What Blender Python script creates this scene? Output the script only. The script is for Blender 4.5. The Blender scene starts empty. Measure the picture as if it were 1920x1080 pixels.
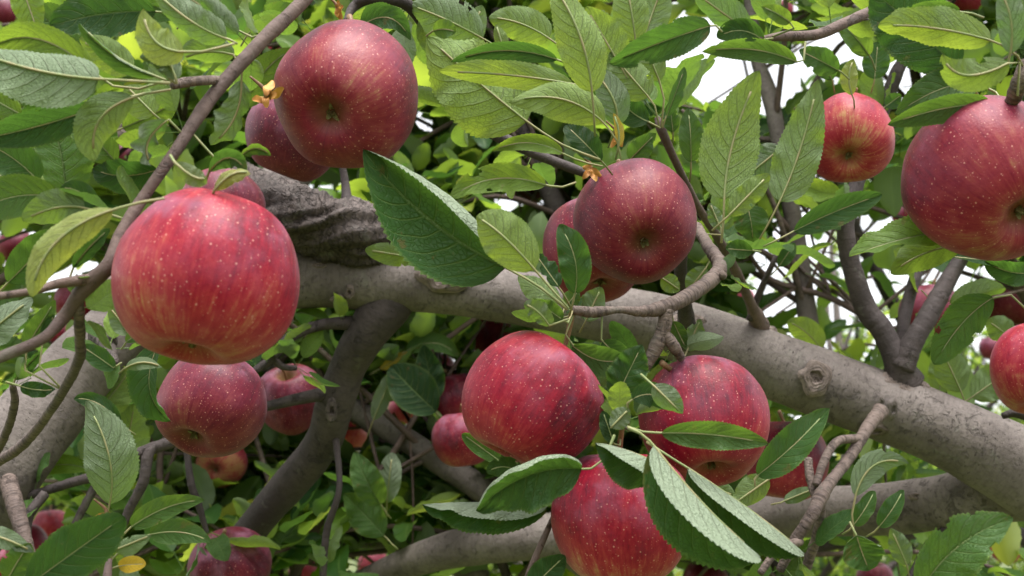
import bpy, math, random
import numpy as np
from mathutils import Vector, Matrix, noise

R = math.radians
rng = random.Random(7)
scene = bpy.context.scene
COL = scene.collection

# ------------------------------------------------------------------ camera
CAM_LOC = Vector((0.0, 0.0, 1.55))
PITCH = R(13.0)
HFOV = R(50.0)
FPX = 960.0 / math.tan(HFOV / 2)          # focal length in photo pixels (1920 wide)
cam_data = bpy.data.cameras.new('camera')
cam_data.sensor_width = 36.0
cam_data.angle = HFOV
cam_data.clip_start = 0.02
cam_data.clip_end = 2000.0
cam_data.dof.use_dof = True
cam_data.dof.focus_distance = 0.68
cam_data.dof.aperture_fstop = 13.0
camera = bpy.data.objects.new('camera', cam_data)
camera.location = CAM_LOC
camera.rotation_euler = (R(90) + PITCH, 0, 0)
COL.objects.link(camera)
scene.camera = camera
FWD = Vector((0, math.cos(PITCH), math.sin(PITCH)))
UP = Vector((0, -math.sin(PITCH), math.cos(PITCH)))
RIGHT = Vector((1, 0, 0))

# ------------------------------------------------------------------ sky and sun
SUN_EL, SUN_AZ = R(74), R(160)             # almost overhead, through thin cloud
world = bpy.data.worlds.new('World')
scene.world = world
world.use_nodes = True
wn = world.node_tree
wn.nodes.clear()
w_out = wn.nodes.new('ShaderNodeOutputWorld')
w_bg = wn.nodes.new('ShaderNodeBackground')
w_sky = wn.nodes.new('ShaderNodeTexSky')
w_sky.sky_type = 'NISHITA'
w_sky.sun_disc = False
w_sky.sun_elevation = SUN_EL
w_sky.sun_rotation = SUN_AZ
w_sky.air_density = 1.0
w_sky.dust_density = 4.0
w_sky.ozone_density = 1.0
w_hs = wn.nodes.new('ShaderNodeHueSaturation')   # cloud cover: the blue washed out of the whole sky
w_hs.inputs['Saturation'].default_value = 0.12
w_bg.inputs['Strength'].default_value = 0.15
wn.links.new(w_sky.outputs[0], w_hs.inputs['Color'])
wn.links.new(w_hs.outputs[0], w_bg.inputs['Color'])
wn.links.new(w_bg.outputs[0], w_out.inputs['Surface'])
sun_data = bpy.data.lights.new('sun', 'SUN')
sun_data.energy = 1.5
sun_data.angle = R(35)
sun_data.color = (1.0, 0.97, 0.92)
sun = bpy.data.objects.new('sun', sun_data)
COL.objects.link(sun)
sun_dir = Vector((math.cos(SUN_EL) * math.sin(SUN_AZ), math.cos(SUN_EL) * math.cos(SUN_AZ), math.sin(SUN_EL)))
sun.rotation_euler = (-sun_dir).to_track_quat('-Z', 'Y').to_euler()
sun.location = (0, 0, 8)

vs = scene.view_settings
vs.view_transform = 'Standard'
vs.look = 'None'
vs.gamma = 1.0
vs.use_curve_mapping = False
vs.exposure = 1.65
scene.render.engine = 'CYCLES'
cy = scene.cycles
cy.use_denoising = True
cy.max_bounces = 6
cy.diffuse_bounces = 4
cy.glossy_bounces = 2
cy.transmission_bounces = 4
cy.transparent_max_bounces = 4
cy.caustics_reflective = False
cy.caustics_refractive = False


# ------------------------------------------------------------------ helpers
def P(x, y, d):
    """point seen at photo pixel (x, y), d metres in front of the lens"""
    return CAM_LOC + FWD * d + RIGHT * ((x - 960.0) / FPX * d) + UP * ((540.0 - y) / FPX * d)


def project(p):
    v = p - CAM_LOC
    d = v.dot(FWD)
    return 960 + v.dot(RIGHT) / d * FPX, 540 - v.dot(UP) / d * FPX, d


def camvec(c):
    """x right, y up, z toward the lens -> world direction"""
    return (RIGHT * c[0] + UP * c[1] - FWD * c[2]).normalized()


def cr_spline(pts, n):
    """Catmull-Rom through rows of pts (array k x m), n samples"""
    p = np.asarray(pts, float)
    p = np.vstack([2 * p[0] - p[1], p, 2 * p[-1] - p[-2]])
    k = len(p) - 3
    out = []
    for t in np.linspace(0, k - 1e-6, n):
        i = int(t)
        f = t - i
        a, b, c, d = p[i:i + 4]
        out.append(0.5 * (2 * b + (c - a) * f + (2 * a - 5 * b + 4 * c - d) * f * f + (3 * b - a - 3 * c + d) * f ** 3))
    return np.array(out)


def mesh_from(name, verts, faces, mats, uvs=None, tone=None, fmat=None, smooth=True):
    me = bpy.data.meshes.new(name)
    verts = np.asarray(verts, np.float32)
    if isinstance(faces, np.ndarray):
        nf, k = faces.shape
        me.vertices.add(len(verts))
        me.vertices.foreach_set('co', verts.ravel())
        me.loops.add(nf * k)
        me.loops.foreach_set('vertex_index', faces.astype(np.int32).ravel())
        me.polygons.add(nf)
        me.polygons.foreach_set('loop_start', np.arange(0, nf * k, k, dtype=np.int32))
        me.polygons.foreach_set('loop_total', np.full(nf, k, np.int32))
        me.update(calc_edges=True)
    else:
        me.from_pydata([tuple(map(float, v)) for v in verts], [], faces)
        me.update()
    for m in mats:
        me.materials.append(m)
    if smooth:
        me.polygons.foreach_set('use_smooth', np.ones(len(me.polygons), bool))
    if fmat is not None:
        me.polygons.foreach_set('material_index', np.asarray(fmat, np.int32))
    if uvs is not None:
        uvl = me.uv_layers.new(name='UVMap')
        li = np.empty(len(me.loops), np.int32)
        me.loops.foreach_get('vertex_index', li)
        uvl.data.foreach_set('uv', np.asarray(uvs, np.float32)[li].ravel())
    if tone is not None:
        at = me.attributes.new('tone', 'FLOAT', 'POINT')
        t = np.full(len(verts), tone, np.float32) if np.isscalar(tone) else np.asarray(tone, np.float32)
        at.data.foreach_set('value', t)
    return me


WORLD_LOC = {}


def add(name, me, parent=None, loc=(0, 0, 0), rot=None, scale=None, **props):
    """link an object; loc is in world space, the parent is never rotated or scaled unless a copy says so"""
    o = bpy.data.objects.new(name, me)
    loc = Vector(loc)
    if parent is not None:
        o.parent = parent
        o.location = loc - WORLD_LOC[parent.name]
    else:
        o.location = loc
    WORLD_LOC[o.name] = loc
    if rot is not None:
        o.rotation_mode = 'QUATERNION'
        o.rotation_quaternion = rot
    if scale is not None:
        o.scale = (scale,) * 3 if np.isscalar(scale) else scale
    for k, v in props.items():
        o[k] = v
    COL.objects.link(o)
    return o


# ------------------------------------------------------------------ materials
class NT:
    def __init__(self, name):
        self.m = bpy.data.materials.new(name)
        self.m.use_nodes = True
        self.t = self.m.node_tree
        self.t.nodes.clear()
        self.out = self.n('ShaderNodeOutputMaterial')

    def n(self, kind, **kw):
        nd = self.t.nodes.new(kind)
        for k, v in kw.items():
            setattr(nd, k, v)
        return nd

    def l(self, a, b):
        self.t.links.new(a, b)

    def setin(self, sock, v):
        if isinstance(v, bpy.types.NodeSocket):
            self.l(v, sock)
        elif v is not None:
            sock.default_value = v

    def math(self, op, a, b=None, c=None, clamp=False):
        nd = self.n('ShaderNodeMath', operation=op, use_clamp=clamp)
        self.setin(nd.inputs[0], a)
        self.setin(nd.inputs[1], b)
        self.setin(nd.inputs[2], c)
        return nd.outputs[0]

    def mix(self, f, a, b, blend='MIX'):
        nd = self.n('ShaderNodeMix', data_type='RGBA', blend_type=blend)
        nd.clamp_factor = True
        self.setin(nd.inputs[0], f)
        self.setin(nd.inputs[6], a if isinstance(a, bpy.types.NodeSocket) else (*a, 1))
        self.setin(nd.inputs[7], b if isinstance(b, bpy.types.NodeSocket) else (*b, 1))
        return nd.outputs[2]

    def rng(self, v, a, b, c=0.0, d=1.0, smooth=True):
        nd = self.n('ShaderNodeMapRange')
        nd.interpolation_type = 'SMOOTHSTEP' if smooth else 'LINEAR'
        self.setin(nd.inputs[0], v)
        for i, x in enumerate((a, b, c, d)):
            self.setin(nd.inputs[1 + i], x)
        return nd.outputs[0]

    def noise(self, vec, scale, detail=3.0, rough=0.55, dist=0.0):
        nd = self.n('ShaderNodeTexNoise')
        if vec is not None:
            self.l(vec, nd.inputs['Vector'])
        nd.inputs['Scale'].default_value = scale
        nd.inputs['Detail'].default_value = detail
        nd.inputs['Roughness'].default_value = rough
        nd.inputs['Distortion'].default_value = dist
        return nd.outputs['Fac']

    def scaled(self, vec, s):
        nd = self.n('ShaderNodeVectorMath', operation='MULTIPLY')
        self.l(vec, nd.inputs[0])
        nd.inputs[1].default_value = s
        return nd.outputs[0]

    def ramp(self, fac, stops, interp='LINEAR'):
        nd = self.n('ShaderNodeValToRGB')
        cr = nd.color_ramp
        cr.interpolation = interp
        while len(cr.elements) < len(stops):
            cr.elements.new(0.5)
        for e, (p, c) in zip(cr.elements, stops):
            e.position = p
            e.color = (*c, 1)
        self.l(fac, nd.inputs[0])
        return nd.outputs[0]

    def bump(self, h, strength, dist):
        nd = self.n('ShaderNodeBump')
        nd.inputs['Strength'].default_value = strength
        nd.inputs['Distance'].default_value = dist
        self.l(h, nd.inputs['Height'])
        return nd.outputs[0]

    def principled(self, **kw):
        nd = self.n('ShaderNodeBsdfPrincipled')
        for k, v in kw.items():
            s = nd.inputs[k.replace('_', ' ')]
            if isinstance(v, tuple) and len(v) == 3 and s.type == 'RGBA':
                v = (*v, 1)
            self.setin(s, v)
        return nd


TOP_STOPS = [(0.0, (0.012, 0.038, 0.013)), (0.25, (0.026, 0.076, 0.021)), (0.45, (0.058, 0.125, 0.028)),
             (0.66, (0.165, 0.265, 0.035)), (0.86, (0.30, 0.35, 0.06)), (1.0, (0.62, 0.40, 0.03))]
TRANS_STOPS = [(0.0, (0.04, 0.11, 0.015)), (0.3, (0.11, 0.23, 0.025)), (0.6, (0.36, 0.50, 0.04)), (0.85, (0.55, 0.58, 0.07)), (1.0, (0.75, 0.5, 0.04))]


def leaf_material():
    m = NT('apple_leaf')
    tone = m.n('ShaderNodeAttribute', attribute_name='tone').outputs['Fac']
    uv = m.n('ShaderNodeUVMap', uv_map='UVMap').outputs[0]
    sep = m.n('ShaderNodeSeparateXYZ')
    m.l(uv, sep.inputs[0])
    u, v = sep.outputs[0], sep.outputs[1]          # u base->tip, v -1..1 across, in real proportion
    av = m.math('ABSOLUTE', v)
    sgn = m.math('SIGN', v)
    geo = m.n('ShaderNodeNewGeometry')
    obj = m.n('ShaderNodeTexCoord').outputs['Object']
    # lateral veins sweep from the midrib toward the tip
    sweep = m.math('MULTIPLY', m.math('POWER', av, 1.25), 0.24)
    wob = m.math('MULTIPLY', m.math('SUBTRACT', m.noise(obj, 60.0, 1.0), 0.5), 0.05)
    t = m.math('ADD', m.math('MULTIPLY', m.math('SUBTRACT', m.math('ADD', u, wob), sweep), 8.5),
               m.math('MULTIPLY', sgn, 0.22))
    fr = m.math('ABSOLUTE', m.math('SUBTRACT', m.math('FRACT', m.math('ADD', t, 20.0)), 0.5))
    lat = m.math('MULTIPLY', m.rng(fr, 0.0, 0.10, 1.0, 0.0), m.rng(av, 0.35, 1.0, 1.0, 0.2))
    mid = m.rng(av, 0.015, 0.06, 1.0, 0.0)
    vein = m.math('MAXIMUM', lat, mid)
    # netted small veins
    cmb = m.n('ShaderNodeCombineXYZ')
    m.l(m.math('MULTIPLY', u, 2.2), cmb.inputs[0])
    m.l(v, cmb.inputs[1])
    vor = m.n('ShaderNodeTexVoronoi', feature='DISTANCE_TO_EDGE')
    m.l(cmb.outputs[0], vor.inputs['Vector'])
    vor.inputs['Scale'].default_value = 13.0
    net = m.rng(vor.outputs['Distance'], 0.0, 0.12, 1.0, 0.0)
    blot = m.noise(obj, 28.0, 3.0)
    tone2 = m.math('ADD', tone, m.math('MULTIPLY', m.math('SUBTRACT', blot, 0.5), 0.22))
    top = m.ramp(tone2, TOP_STOPS)
    top = m.mix(m.math('MULTIPLY', net, 0.22), top, m.mix(0.5, top, (0.16, 0.25, 0.05)))
    under = m.mix(m.rng(tone, 0.2, 0.60, 0.70, 0.22), top, (0.40, 0.46, 0.34))
    under = m.mix(m.math('MULTIPLY', net, 0.30), under, m.mix(0.5, under, (0.09, 0.14, 0.05)))
    under = m.mix(m.math('MULTIPLY', vein, 0.36), under, m.mix(0.5, under, (0.50, 0.52, 0.33)))
    under = m.mix(0.0, under, (0.44, 0.48, 0.29))
    top = m.mix(m.math('MULTIPLY', vein, 0.48), top, (0.19, 0.27, 0.08))
    # specks and browned bits
    spot = m.rng(m.noise(obj, 240.0, 2.0), 0.70, 0.78)
    top = m.mix(m.math('MULTIPLY', spot, 0.5), top, (0.10, 0.07, 0.03))
    blight = m.rng(m.math('ADD', m.noise(obj, 95.0, 3.0, 0.6), m.math('MULTIPLY', av, 0.05)), 0.67, 0.73)
    top = m.mix(m.math('MULTIPLY', blight, 0.7), top, (0.13, 0.085, 0.035))
    edge = m.math('MULTIPLY', m.rng(av, 0.86, 1.0), 0.30)
    top = m.mix(edge, top, (0.22, 0.28, 0.07))
    col = m.mix(geo.outputs['Backfacing'], top, under)
    rough = m.math('ADD', m.math('MULTIPLY', geo.outputs['Backfacing'], 0.28), m.math('ADD', 0.40, m.math('MULTIPLY', blot, 0.16)))
    h = m.math('ADD', m.math('MULTIPLY', vein, -1.0), m.math('MULTIPLY', net, -0.35))
    h = m.math('ADD', h, m.math('MULTIPLY', blot, 0.6))
    nrm = m.bump(h, 0.85, 0.0014)
    bs = m.principled(Base_Color=col, Roughness=rough, Specular_IOR_Level=0.26, Normal=nrm)
    tr = m.n('ShaderNodeBsdfTranslucent')
    tcol = m.ramp(tone2, TRANS_STOPS)
    tcol = m.mix(m.math('MULTIPLY', m.math('MAXIMUM', net, vein), 0.7), tcol, m.mix(0.6, tcol, (0.02, 0.05, 0.01)))
    m.l(tcol, tr.inputs['Color'])
    mx = m.n('ShaderNodeMixShader')
    mx.inputs[0].default_value = 0.40
    m.l(bs.outputs[0], mx.inputs[1])
    m.l(tr.outputs[0], mx.inputs[2])
    m.l(mx.outputs[0], m.out.inputs[0])
    return m.m


def far_leaf_material():
    """the same leaf for the trees farther in, without the netted veins nobody can see there"""
    m = NT('apple_leaf_plain')
    tone = m.n('ShaderNodeAttribute', attribute_name='tone').outputs['Fac']
    uv = m.n('ShaderNodeUVMap', uv_map='UVMap').outputs[0]
    sep = m.n('ShaderNodeSeparateXYZ')
    m.l(uv, sep.inputs[0])
    av = m.math('ABSOLUTE', sep.outputs[1])
    geo = m.n('ShaderNodeNewGeometry')
    vein = m.rng(av, 0.02, 0.08, 1.0, 0.0)
    top = m.ramp(tone, TOP_STOPS)
    top = m.mix(m.math('MULTIPLY', vein, 0.45), top, (0.19, 0.28, 0.07))
    under = m.mix(0.45, top, (0.36, 0.43, 0.27))
    col = m.mix(geo.outputs['Backfacing'], top, under)
    rough = m.math('ADD', m.math('MULTIPLY', geo.outputs['Backfacing'], 0.28), 0.45)
    bs = m.principled(Base_Color=col, Roughness=rough, Specular_IOR_Level=0.26)
    tr = m.n('ShaderNodeBsdfTranslucent')
    m.l(m.ramp(tone, TRANS_STOPS), tr.inputs['Color'])
    mx = m.n('ShaderNodeMixShader')
    mx.inputs[0].default_value = 0.52
    m.l(bs.outputs[0], mx.inputs[1])
    m.l(tr.outputs[0], mx.inputs[2])
    m.l(mx.outputs[0], m.out.inputs[0])
    return m.m


def stalk_material(name, a, b):
    m = NT(name)
    obj = m.n('ShaderNodeTexCoord').outputs['Object']
    c = m.mix(m.rng(m.noise(obj, 90.0, 2.0), 0.35, 0.65), a, b)
    bs = m.principled(Base_Color=c, Roughness=0.55, Specular_IOR_Level=0.3)
    m.l(bs.outputs[0], m.out.inputs[0])
    return m.m


def bark_material(name, light, mid, dark, speck=1.0, ring=0.0, rough_bark=0.0):
    m = NT(name)
    uv = m.n('ShaderNodeUVMap', uv_map='UVMap').outputs[0]      # x around (m), y along (m)
    obj = m.n('ShaderNodeTexCoord').outputs['Object']
    big = m.noise(obj, 16.0, 4.0, 0.6)
    fine = m.noise(obj, 170.0, 4.0, 0.65)
    c = m.mix(m.rng(big, 0.32, 0.68), mid, light)
    c = m.mix(m.math('MULTIPLY', m.rng(fine, 0.40, 0.75), 0.38), c, dark)
    # breathing pores: short dark flecks lying across the branch
    flv = m.scaled(uv, (210.0, 480.0, 1.0))
    fl = m.noise(flv, 1.0, 2.0, 0.5, 0.6)
    fleck = m.math('MULTIPLY', m.rng(fl, 0.64, 0.72), m.math('MULTIPLY', m.rng(m.noise(obj, 24.0, 2.0), 0.35, 0.6), speck))
    c = m.mix(m.math('MULTIPLY', fleck, 0.8), c, (0.030, 0.023, 0.020))
    # ring scars
    rv = m.scaled(uv, (60.0, 430.0, 1.0))
    rn = m.noise(rv, 1.0, 3.0, 0.65, 0.4)
    c = m.mix(m.math('MULTIPLY', m.rng(rn, 0.48, 0.62), 0.6 * ring), c, dark)
    # cracked old bark
    cr = m.n('ShaderNodeTexVoronoi', feature='DISTANCE_TO_EDGE')
    wv = m.n('ShaderNodeVectorMath', operation='ADD')
    m.l(obj, wv.inputs[0])
    nz = m.n('ShaderNodeTexNoise')
    m.l(obj, nz.inputs['Vector'])
    nz.inputs['Scale'].default_value = 60
    sc_ = m.scaled(nz.outputs['Color'], (0.045, 0.045, 0.045))
    m.l(sc_, wv.inputs[1])
    m.l(wv.outputs[0], cr.inputs['Vector'])
    cr.inputs['Scale'].default_value = 85.0
    crack = m.math('MULTIPLY', m.rng(cr.outputs['Distance'], 0.0, 0.10, 1.0, 0.0), rough_bark)
    c = m.mix(crack, c, (0.022, 0.017, 0.015))
    # old scuffs: broken dark blotches and fine cross creases
    blo = m.math('MULTIPLY', m.rng(m.noise(obj, 85.0, 5.0, 0.75, 0.8), 0.55, 0.64), m.rng(m.noise(obj, 9.0, 2.0), 0.42, 0.62))
    c = m.mix(m.math('MULTIPLY', blo, 0.45), c, dark)
    pit = m.rng(m.noise(obj, 300.0, 2.0, 0.5), 0.63, 0.70)
    c = m.mix(m.math('MULTIPLY', pit, 0.4), c, (0.030, 0.023, 0.020))
    # patches of grey-green bloom
    li = m.rng(m.noise(obj, 42.0, 3.0, 0.7), 0.60, 0.72)
    c = m.mix(m.math('MULTIPLY', li, 0.25), c, (0.20, 0.20, 0.16))
    h = m.math('ADD', m.math('MULTIPLY', fine, 0.8), m.math('MULTIPLY', fleck, -0.7))
    h = m.math('ADD', h, m.math('MULTIPLY', blo, -0.8))
    h = m.math('ADD', h, m.math('MULTIPLY', rn, 0.9 * ring))
    h = m.math('ADD', h, m.math('MULTIPLY', crack, -1.2))
    bs = m.principled(Base_Color=c, Roughness=0.72, Specular_IOR_Level=0.25, Normal=m.bump(h, 0.8, 0.0018))
    m.l(bs.outputs[0], m.out.inputs[0])
    return m.m


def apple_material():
    m = NT('apple_skin')
    obj = m.n('ShaderNodeTexCoord').outputs['Object']       # unit apple: radius about 1, calyx at -z
    oi = m.n('ShaderNodeObjectInfo').outputs['Random']
    wine = m.n('ShaderNodeAttribute', attribute_type='OBJECT', attribute_name='wine').outputs['Fac']
    pale = m.n('ShaderNodeAttribute', attribute_type='OBJECT', attribute_name='pale').outputs['Fac']
    sep = m.n('ShaderNodeSeparateXYZ')
    m.l(obj, sep.inputs[0])
    x, y, z = sep.outputs
    rad = m.math('SQRT', m.math('ADD', m.math('MULTIPLY', x, x), m.math('MULTIPLY', y, y)))
    inv = m.math('DIVIDE', 1.0, m.math('MAXIMUM', rad, 0.08))
    cm = m.n('ShaderNodeCombineXYZ')
    m.l(m.math('MULTIPLY', x, inv), cm.inputs[0])
    m.l(m.math('MULTIPLY', y, inv), cm.inputs[1])
    m.l(m.math('ADD', m.math('MULTIPLY', z, 0.16), m.math('MULTIPLY', oi, 17.0)), cm.inputs[2])
    stripe = m.noise(cm.outputs[0], 7.0, 5.0, 0.62, 0.25)
    fines = m.noise(cm.outputs[0], 24.0, 3.0, 0.6, 0.2)
    off = m.n('ShaderNodeVectorMath', operation='ADD')
    m.l(obj, off.inputs[0])
    oc = m.n('ShaderNodeCombineXYZ')
    m.l(m.math('MULTIPLY', oi, 31.0), oc.inputs[0])
    m.l(m.math('MULTIPLY', oi, 13.0), oc.inputs[1])
    m.l(oc.outputs[0], off.inputs[1])
    po = off.outputs[0]
    patch = m.noise(po, 1.1, 3.0, 0.5)
    mott = m.noise(po, 7.0, 4.0, 0.6)
    # how red: stripes over a yellow-orange ground, less colour toward the calyx
    def cen(v, a):
        return m.math('MULTIPLY', m.math('SUBTRACT', v, 0.5), a)
    red = m.math('ADD', cen(stripe, 1.05), cen(fines, 1.1))
    red = m.math('ADD', red, cen(patch, 2.0))
    red = m.math('ADD', red, cen(mott, 1.1))
    red = m.math('ADD', red, m.rng(z, -0.85, 0.35, -0.42, 0.24))
    red = m.math('SUBTRACT', red, pale)
    k = m.rng(red, -1.15, 0.60, 0.0, 1.0, smooth=False)
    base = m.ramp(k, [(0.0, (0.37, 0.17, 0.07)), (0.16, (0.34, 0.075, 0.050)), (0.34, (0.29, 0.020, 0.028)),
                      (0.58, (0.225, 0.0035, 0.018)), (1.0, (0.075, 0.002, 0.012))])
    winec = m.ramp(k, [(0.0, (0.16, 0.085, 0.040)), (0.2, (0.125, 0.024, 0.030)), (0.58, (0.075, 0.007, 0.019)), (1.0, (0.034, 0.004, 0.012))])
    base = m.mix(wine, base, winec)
    # pores
    def pores(scale, lo, hi, thr):
        vo = m.n('ShaderNodeTexVoronoi', feature='F1')
        m.l(po, vo.inputs['Vector'])
        vo.inputs['Scale'].default_value = scale
        sp = m.n('ShaderNodeSeparateColor')
        m.l(vo.outputs['Color'], sp.inputs[0])
        size = m.rng(sp.outputs[0], 0.0, 1.0, lo, hi, smooth=False)
        d = m.math('DIVIDE', vo.outputs['Distance'], size)
        on = m.math('GREATER_THAN', sp.outputs[1], thr)
        return m.math('MULTIPLY', m.rng(d, 0.55, 1.0, 1.0, 0.0), on)
    dots = m.math('MAXIMUM', pores(13.5, 0.11, 0.23, 0.12), m.math('MULTIPLY', pores(21.0, 0.11, 0.22, 0.2), 0.75))
    base = m.mix(m.math('MULTIPLY', dots, 0.6), base, (0.56, 0.27, 0.22))
    # wax bloom rubbed off in places
    bloom = m.math('MULTIPLY', m.rng(m.noise(po, 1.7, 4.0, 0.6), 0.42, 0.72), m.rng(z, -0.5, 0.75, 0.15, 1.0))
    base = m.mix(m.math('MULTIPLY', bloom, 0.50), base, (0.29, 0.13, 0.20))
    scab = m.math('MULTIPLY', m.rng(m.noise(po, 9.0, 4.0, 0.7, 0.6), 0.68, 0.73), m.rng(m.noise(po, 1.3, 1.0), 0.5, 0.6))
    base = m.mix(m.math('MULTIPLY', scab, 0.6), base, (0.13, 0.075, 0.04))
    # russet in the two hollows
    cal = m.math('MULTIPLY', m.rng(m.math('ADD', rad, m.math('MULTIPLY', fines, 0.22)), 0.12, 0.48, 1.0, 0.0), m.rng(z, -0.55, -0.35, 1.0, 0.0))
    base = m.mix(m.math('MULTIPLY', cal, 0.55), base, (0.13, 0.085, 0.030))
    stm = m.math('MULTIPLY', m.rng(m.math('ADD', rad, m.math('MULTIPLY', mott, 0.15)), 0.15, 0.48, 1.0, 0.0), m.rng(z, 0.3, 0.5))
    base = m.mix(m.math('MULTIPLY', stm, 0.6), base, (0.26, 0.19, 0.06))
    rough = m.math('ADD', m.math('MULTIPLY', bloom, 0.20), m.math('ADD', 0.36, m.math('MULTIPLY', mott, 0.16)))
    h = m.math('ADD', m.math('MULTIPLY', m.noise(po, 26.0, 3.0), 0.5), m.math('MULTIPLY', dots, 0.5))
    bs = m.principled(Base_Color=base, Roughness=rough, Specular_IOR_Level=0.22, Normal=m.bump(h, 0.07, 0.02),
                      Sheen_Weight=0.05, Sheen_Roughness=0.45, Sheen_Tint=(1.0, 0.82, 0.88))
    bs.inputs['Subsurface Weight'].default_value = 0.0
    m.l(bs.outputs[0], m.out.inputs[0])
    return m.m


def plain_noise(name, a, b, scale, rough=0.8):
    m = NT(name)
    obj = m.n('ShaderNodeTexCoord').outputs['Object']
    c = m.mix(m.rng(m.noise(obj, scale, 5.0, 0.65), 0.35, 0.65), a, b)
    bs = m.principled(Base_Color=c, Roughness=rough, Specular_IOR_Level=0.2)
    m.l(bs.outputs[0], m.out.inputs[0])
    return m.m


M_LEAF = leaf_material()
M_LEAF_FAR = far_leaf_material()
M_PET = stalk_material('leaf_stalk', (0.17, 0.21, 0.08), (0.25, 0.22, 0.11))
M_STEM = stalk_material('apple_stem', (0.16, 0.07, 0.045), (0.22, 0.15, 0.07))
M_SEPAL = stalk_material('dry_sepal', (0.10, 0.075, 0.04), (0.20, 0.18, 0.07))
M_DRY = stalk_material('dry_petal', (0.60, 0.33, 0.05), (0.45, 0.20, 0.06))
M_LIMB = bark_material('limb_bark', (0.168, 0.142, 0.129), (0.100, 0.082, 0.074), (0.040, 0.032, 0.028), 1.0, 0.30, 0.0)
M_BURL = bark_material('burl_bark', (0.115, 0.090, 0.081), (0.058, 0.045, 0.040), (0.020, 0.016, 0.014), 0.5, 0.9, 0.6)
M_TWIG = bark_material('twig_bark', (0.145, 0.10, 0.086), (0.088, 0.060, 0.053), (0.036, 0.025, 0.022), 0.6, 0.15)
M_SPUR = bark_material('spur_bark', (0.17, 0.127, 0.108), (0.088, 0.063, 0.055), (0.028, 0.020, 0.018), 0.4, 1.0)
M_DARK = bark_material('dark_branch_bark', (0.068, 0.053, 0.051), (0.036, 0.028, 0.027), (0.018, 0.014, 0.013), 0.6, 0.4)
M_GROUND = plain_noise('orchard_grass', (0.055, 0.095, 0.025), (0.12, 0.12, 0.05), 0.9)
M_APPLE = apple_material()


# ------------------------------------------------------------------ ground
gv = np.array([(-400, -400, 0), (400, -400, 0), (400, 400, 0), (-400, 400, 0)], float)
add('ground', mesh_from('ground', gv, [(0, 1, 2, 3)], [M_GROUND], smooth=False), kind='structure',
    label='grassy orchard ground under the trees')


# ------------------------------------------------------------------ branches
def tube(pts, step=0.006, ring=16, lump=0.05, lump_scale=18.0, wrinkle=0.0, seed=0, cap_bulge=0.35, nodes=0.0, gnarl=0.0):
    """pts: rows (x, y, z, radius) in metres -> verts, quads, uvs (metres around / along)"""
    p = np.asarray(pts, float)
    L = np.sum(np.linalg.norm(np.diff(p[:, :3], axis=0), axis=1))
    n = max(6, int(L / step))
    s = cr_spline(p, n)
    c, rad = s[:, :3], np.maximum(s[:, 3], 0.0006)
    t = np.gradient(c, axis=0)
    t /= np.linalg.norm(t, axis=1)[:, None] + 1e-12
    a = np.array([0.13, 0.2, 0.97])
    nrm = np.cross(t[0], a)
    nrm /= np.linalg.norm(nrm)
    V, UV = [], []
    along = 0.0
    ph = np.arange(ring) / ring * 2 * math.pi
    wr_ph = 0.0
    rs = random.Random(seed)
    for i in range(n):
        if i:
            along += np.linalg.norm(c[i] - c[i - 1])
        nrm = nrm - t[i] * nrm.dot(t[i])
        nrm /= np.linalg.norm(nrm)
        b = np.cross(t[i], nrm)
        r = rad[i]
        if nodes:
            r *= 1 + nodes * max(0.0, math.sin(along * 95 + seed)) ** 6
        for k in range(ring):
            d = nrm * math.cos(ph[k]) + b * math.sin(ph[k])
            q = c[i] + d * r
            f = 1.0
            if lump:
                q3 = Vector(q * lump_scale) + Vector((seed * 3.1, 0, 0))
                f += lump * noise.noise(q3) + lump * 0.5 * noise.noise(q3 * 2.7)
                if gnarl:
                    tw = along * 26 + ph[k]
                    g1 = noise.noise(Vector((math.cos(tw) * 2.6, math.sin(tw) * 2.6, along * 17 + seed)))
                    g2 = noise.noise(Vector((math.cos(tw) * 6.5, math.sin(tw) * 6.5, along * 45 + seed)))
                    f += gnarl * (.5 - 2.2 * abs(g1)) + gnarl * .45 * (.4 - 2 * abs(g2))
                if wrinkle:
                    bendy = along + .0016 * noise.noise(Vector((math.cos(ph[k]) * 1.2 + seed, math.sin(ph[k]) * 1.2, along * 30)))
                    f += wrinkle * (1.5 * noise.noise(Vector((seed * 1.7, bendy * 210, math.cos(ph[k]) * .35))) + .9 * noise.noise(Vector((seed, bendy * 520, math.sin(ph[k]) * .6))))
            V.append(c[i] + d * r * f)
            UV.append((ph[k] * rad[i], along))
    F = []
    for i in range(n - 1):
        for k in range(ring):
            k2 = (k + 1) % ring
            F.append((i * ring + k, i * ring + k2, (i + 1) * ring + k2, (i + 1) * ring + k))
    a0, a1 = len(V), len(V) + 1
    V.append(c[0] - t[0] * rad[0] * cap_bulge)
    V.append(c[-1] + t[-1] * rad[-1] * cap_bulge)
    UV += [(0, 0), (0, along)]
    for k in range(ring):
        k2 = (k + 1) % ring
        F.append((a0, k2, k))
        F.append((a1, (n - 1) * ring + k, (n - 1) * ring + k2))
    return V, F, UV


def px_path(rows):
    """rows (x, y, d, width_px) -> rows (X, Y, Z, radius)"""
    out = []
    for x, y, d, w in rows:
        q = P(x, y, d)
        out.append((q.x, q.y, q.z, w / FPX * d / 2))
    return out


TREE = add('apple_tree', None, loc=(1.25, 1.05, 0),
           label='big old apple tree whose grey limb and fruit fill the view', category='tree')
STAGE = set()
BRANCH_PTS = []        # (point, radius) of every branch, to root stalks and fill from


def branch(name, rows, mat, parent=None, step=0.006, ring=16, **kw):
    world_rows = px_path([(x, y, d, w * (1.0 if 'limb' in name or name == 'burl' else .77)) for x, y, d, w in rows])
    return branch_w(name, world_rows, mat, parent, step, ring, **kw)


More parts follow.
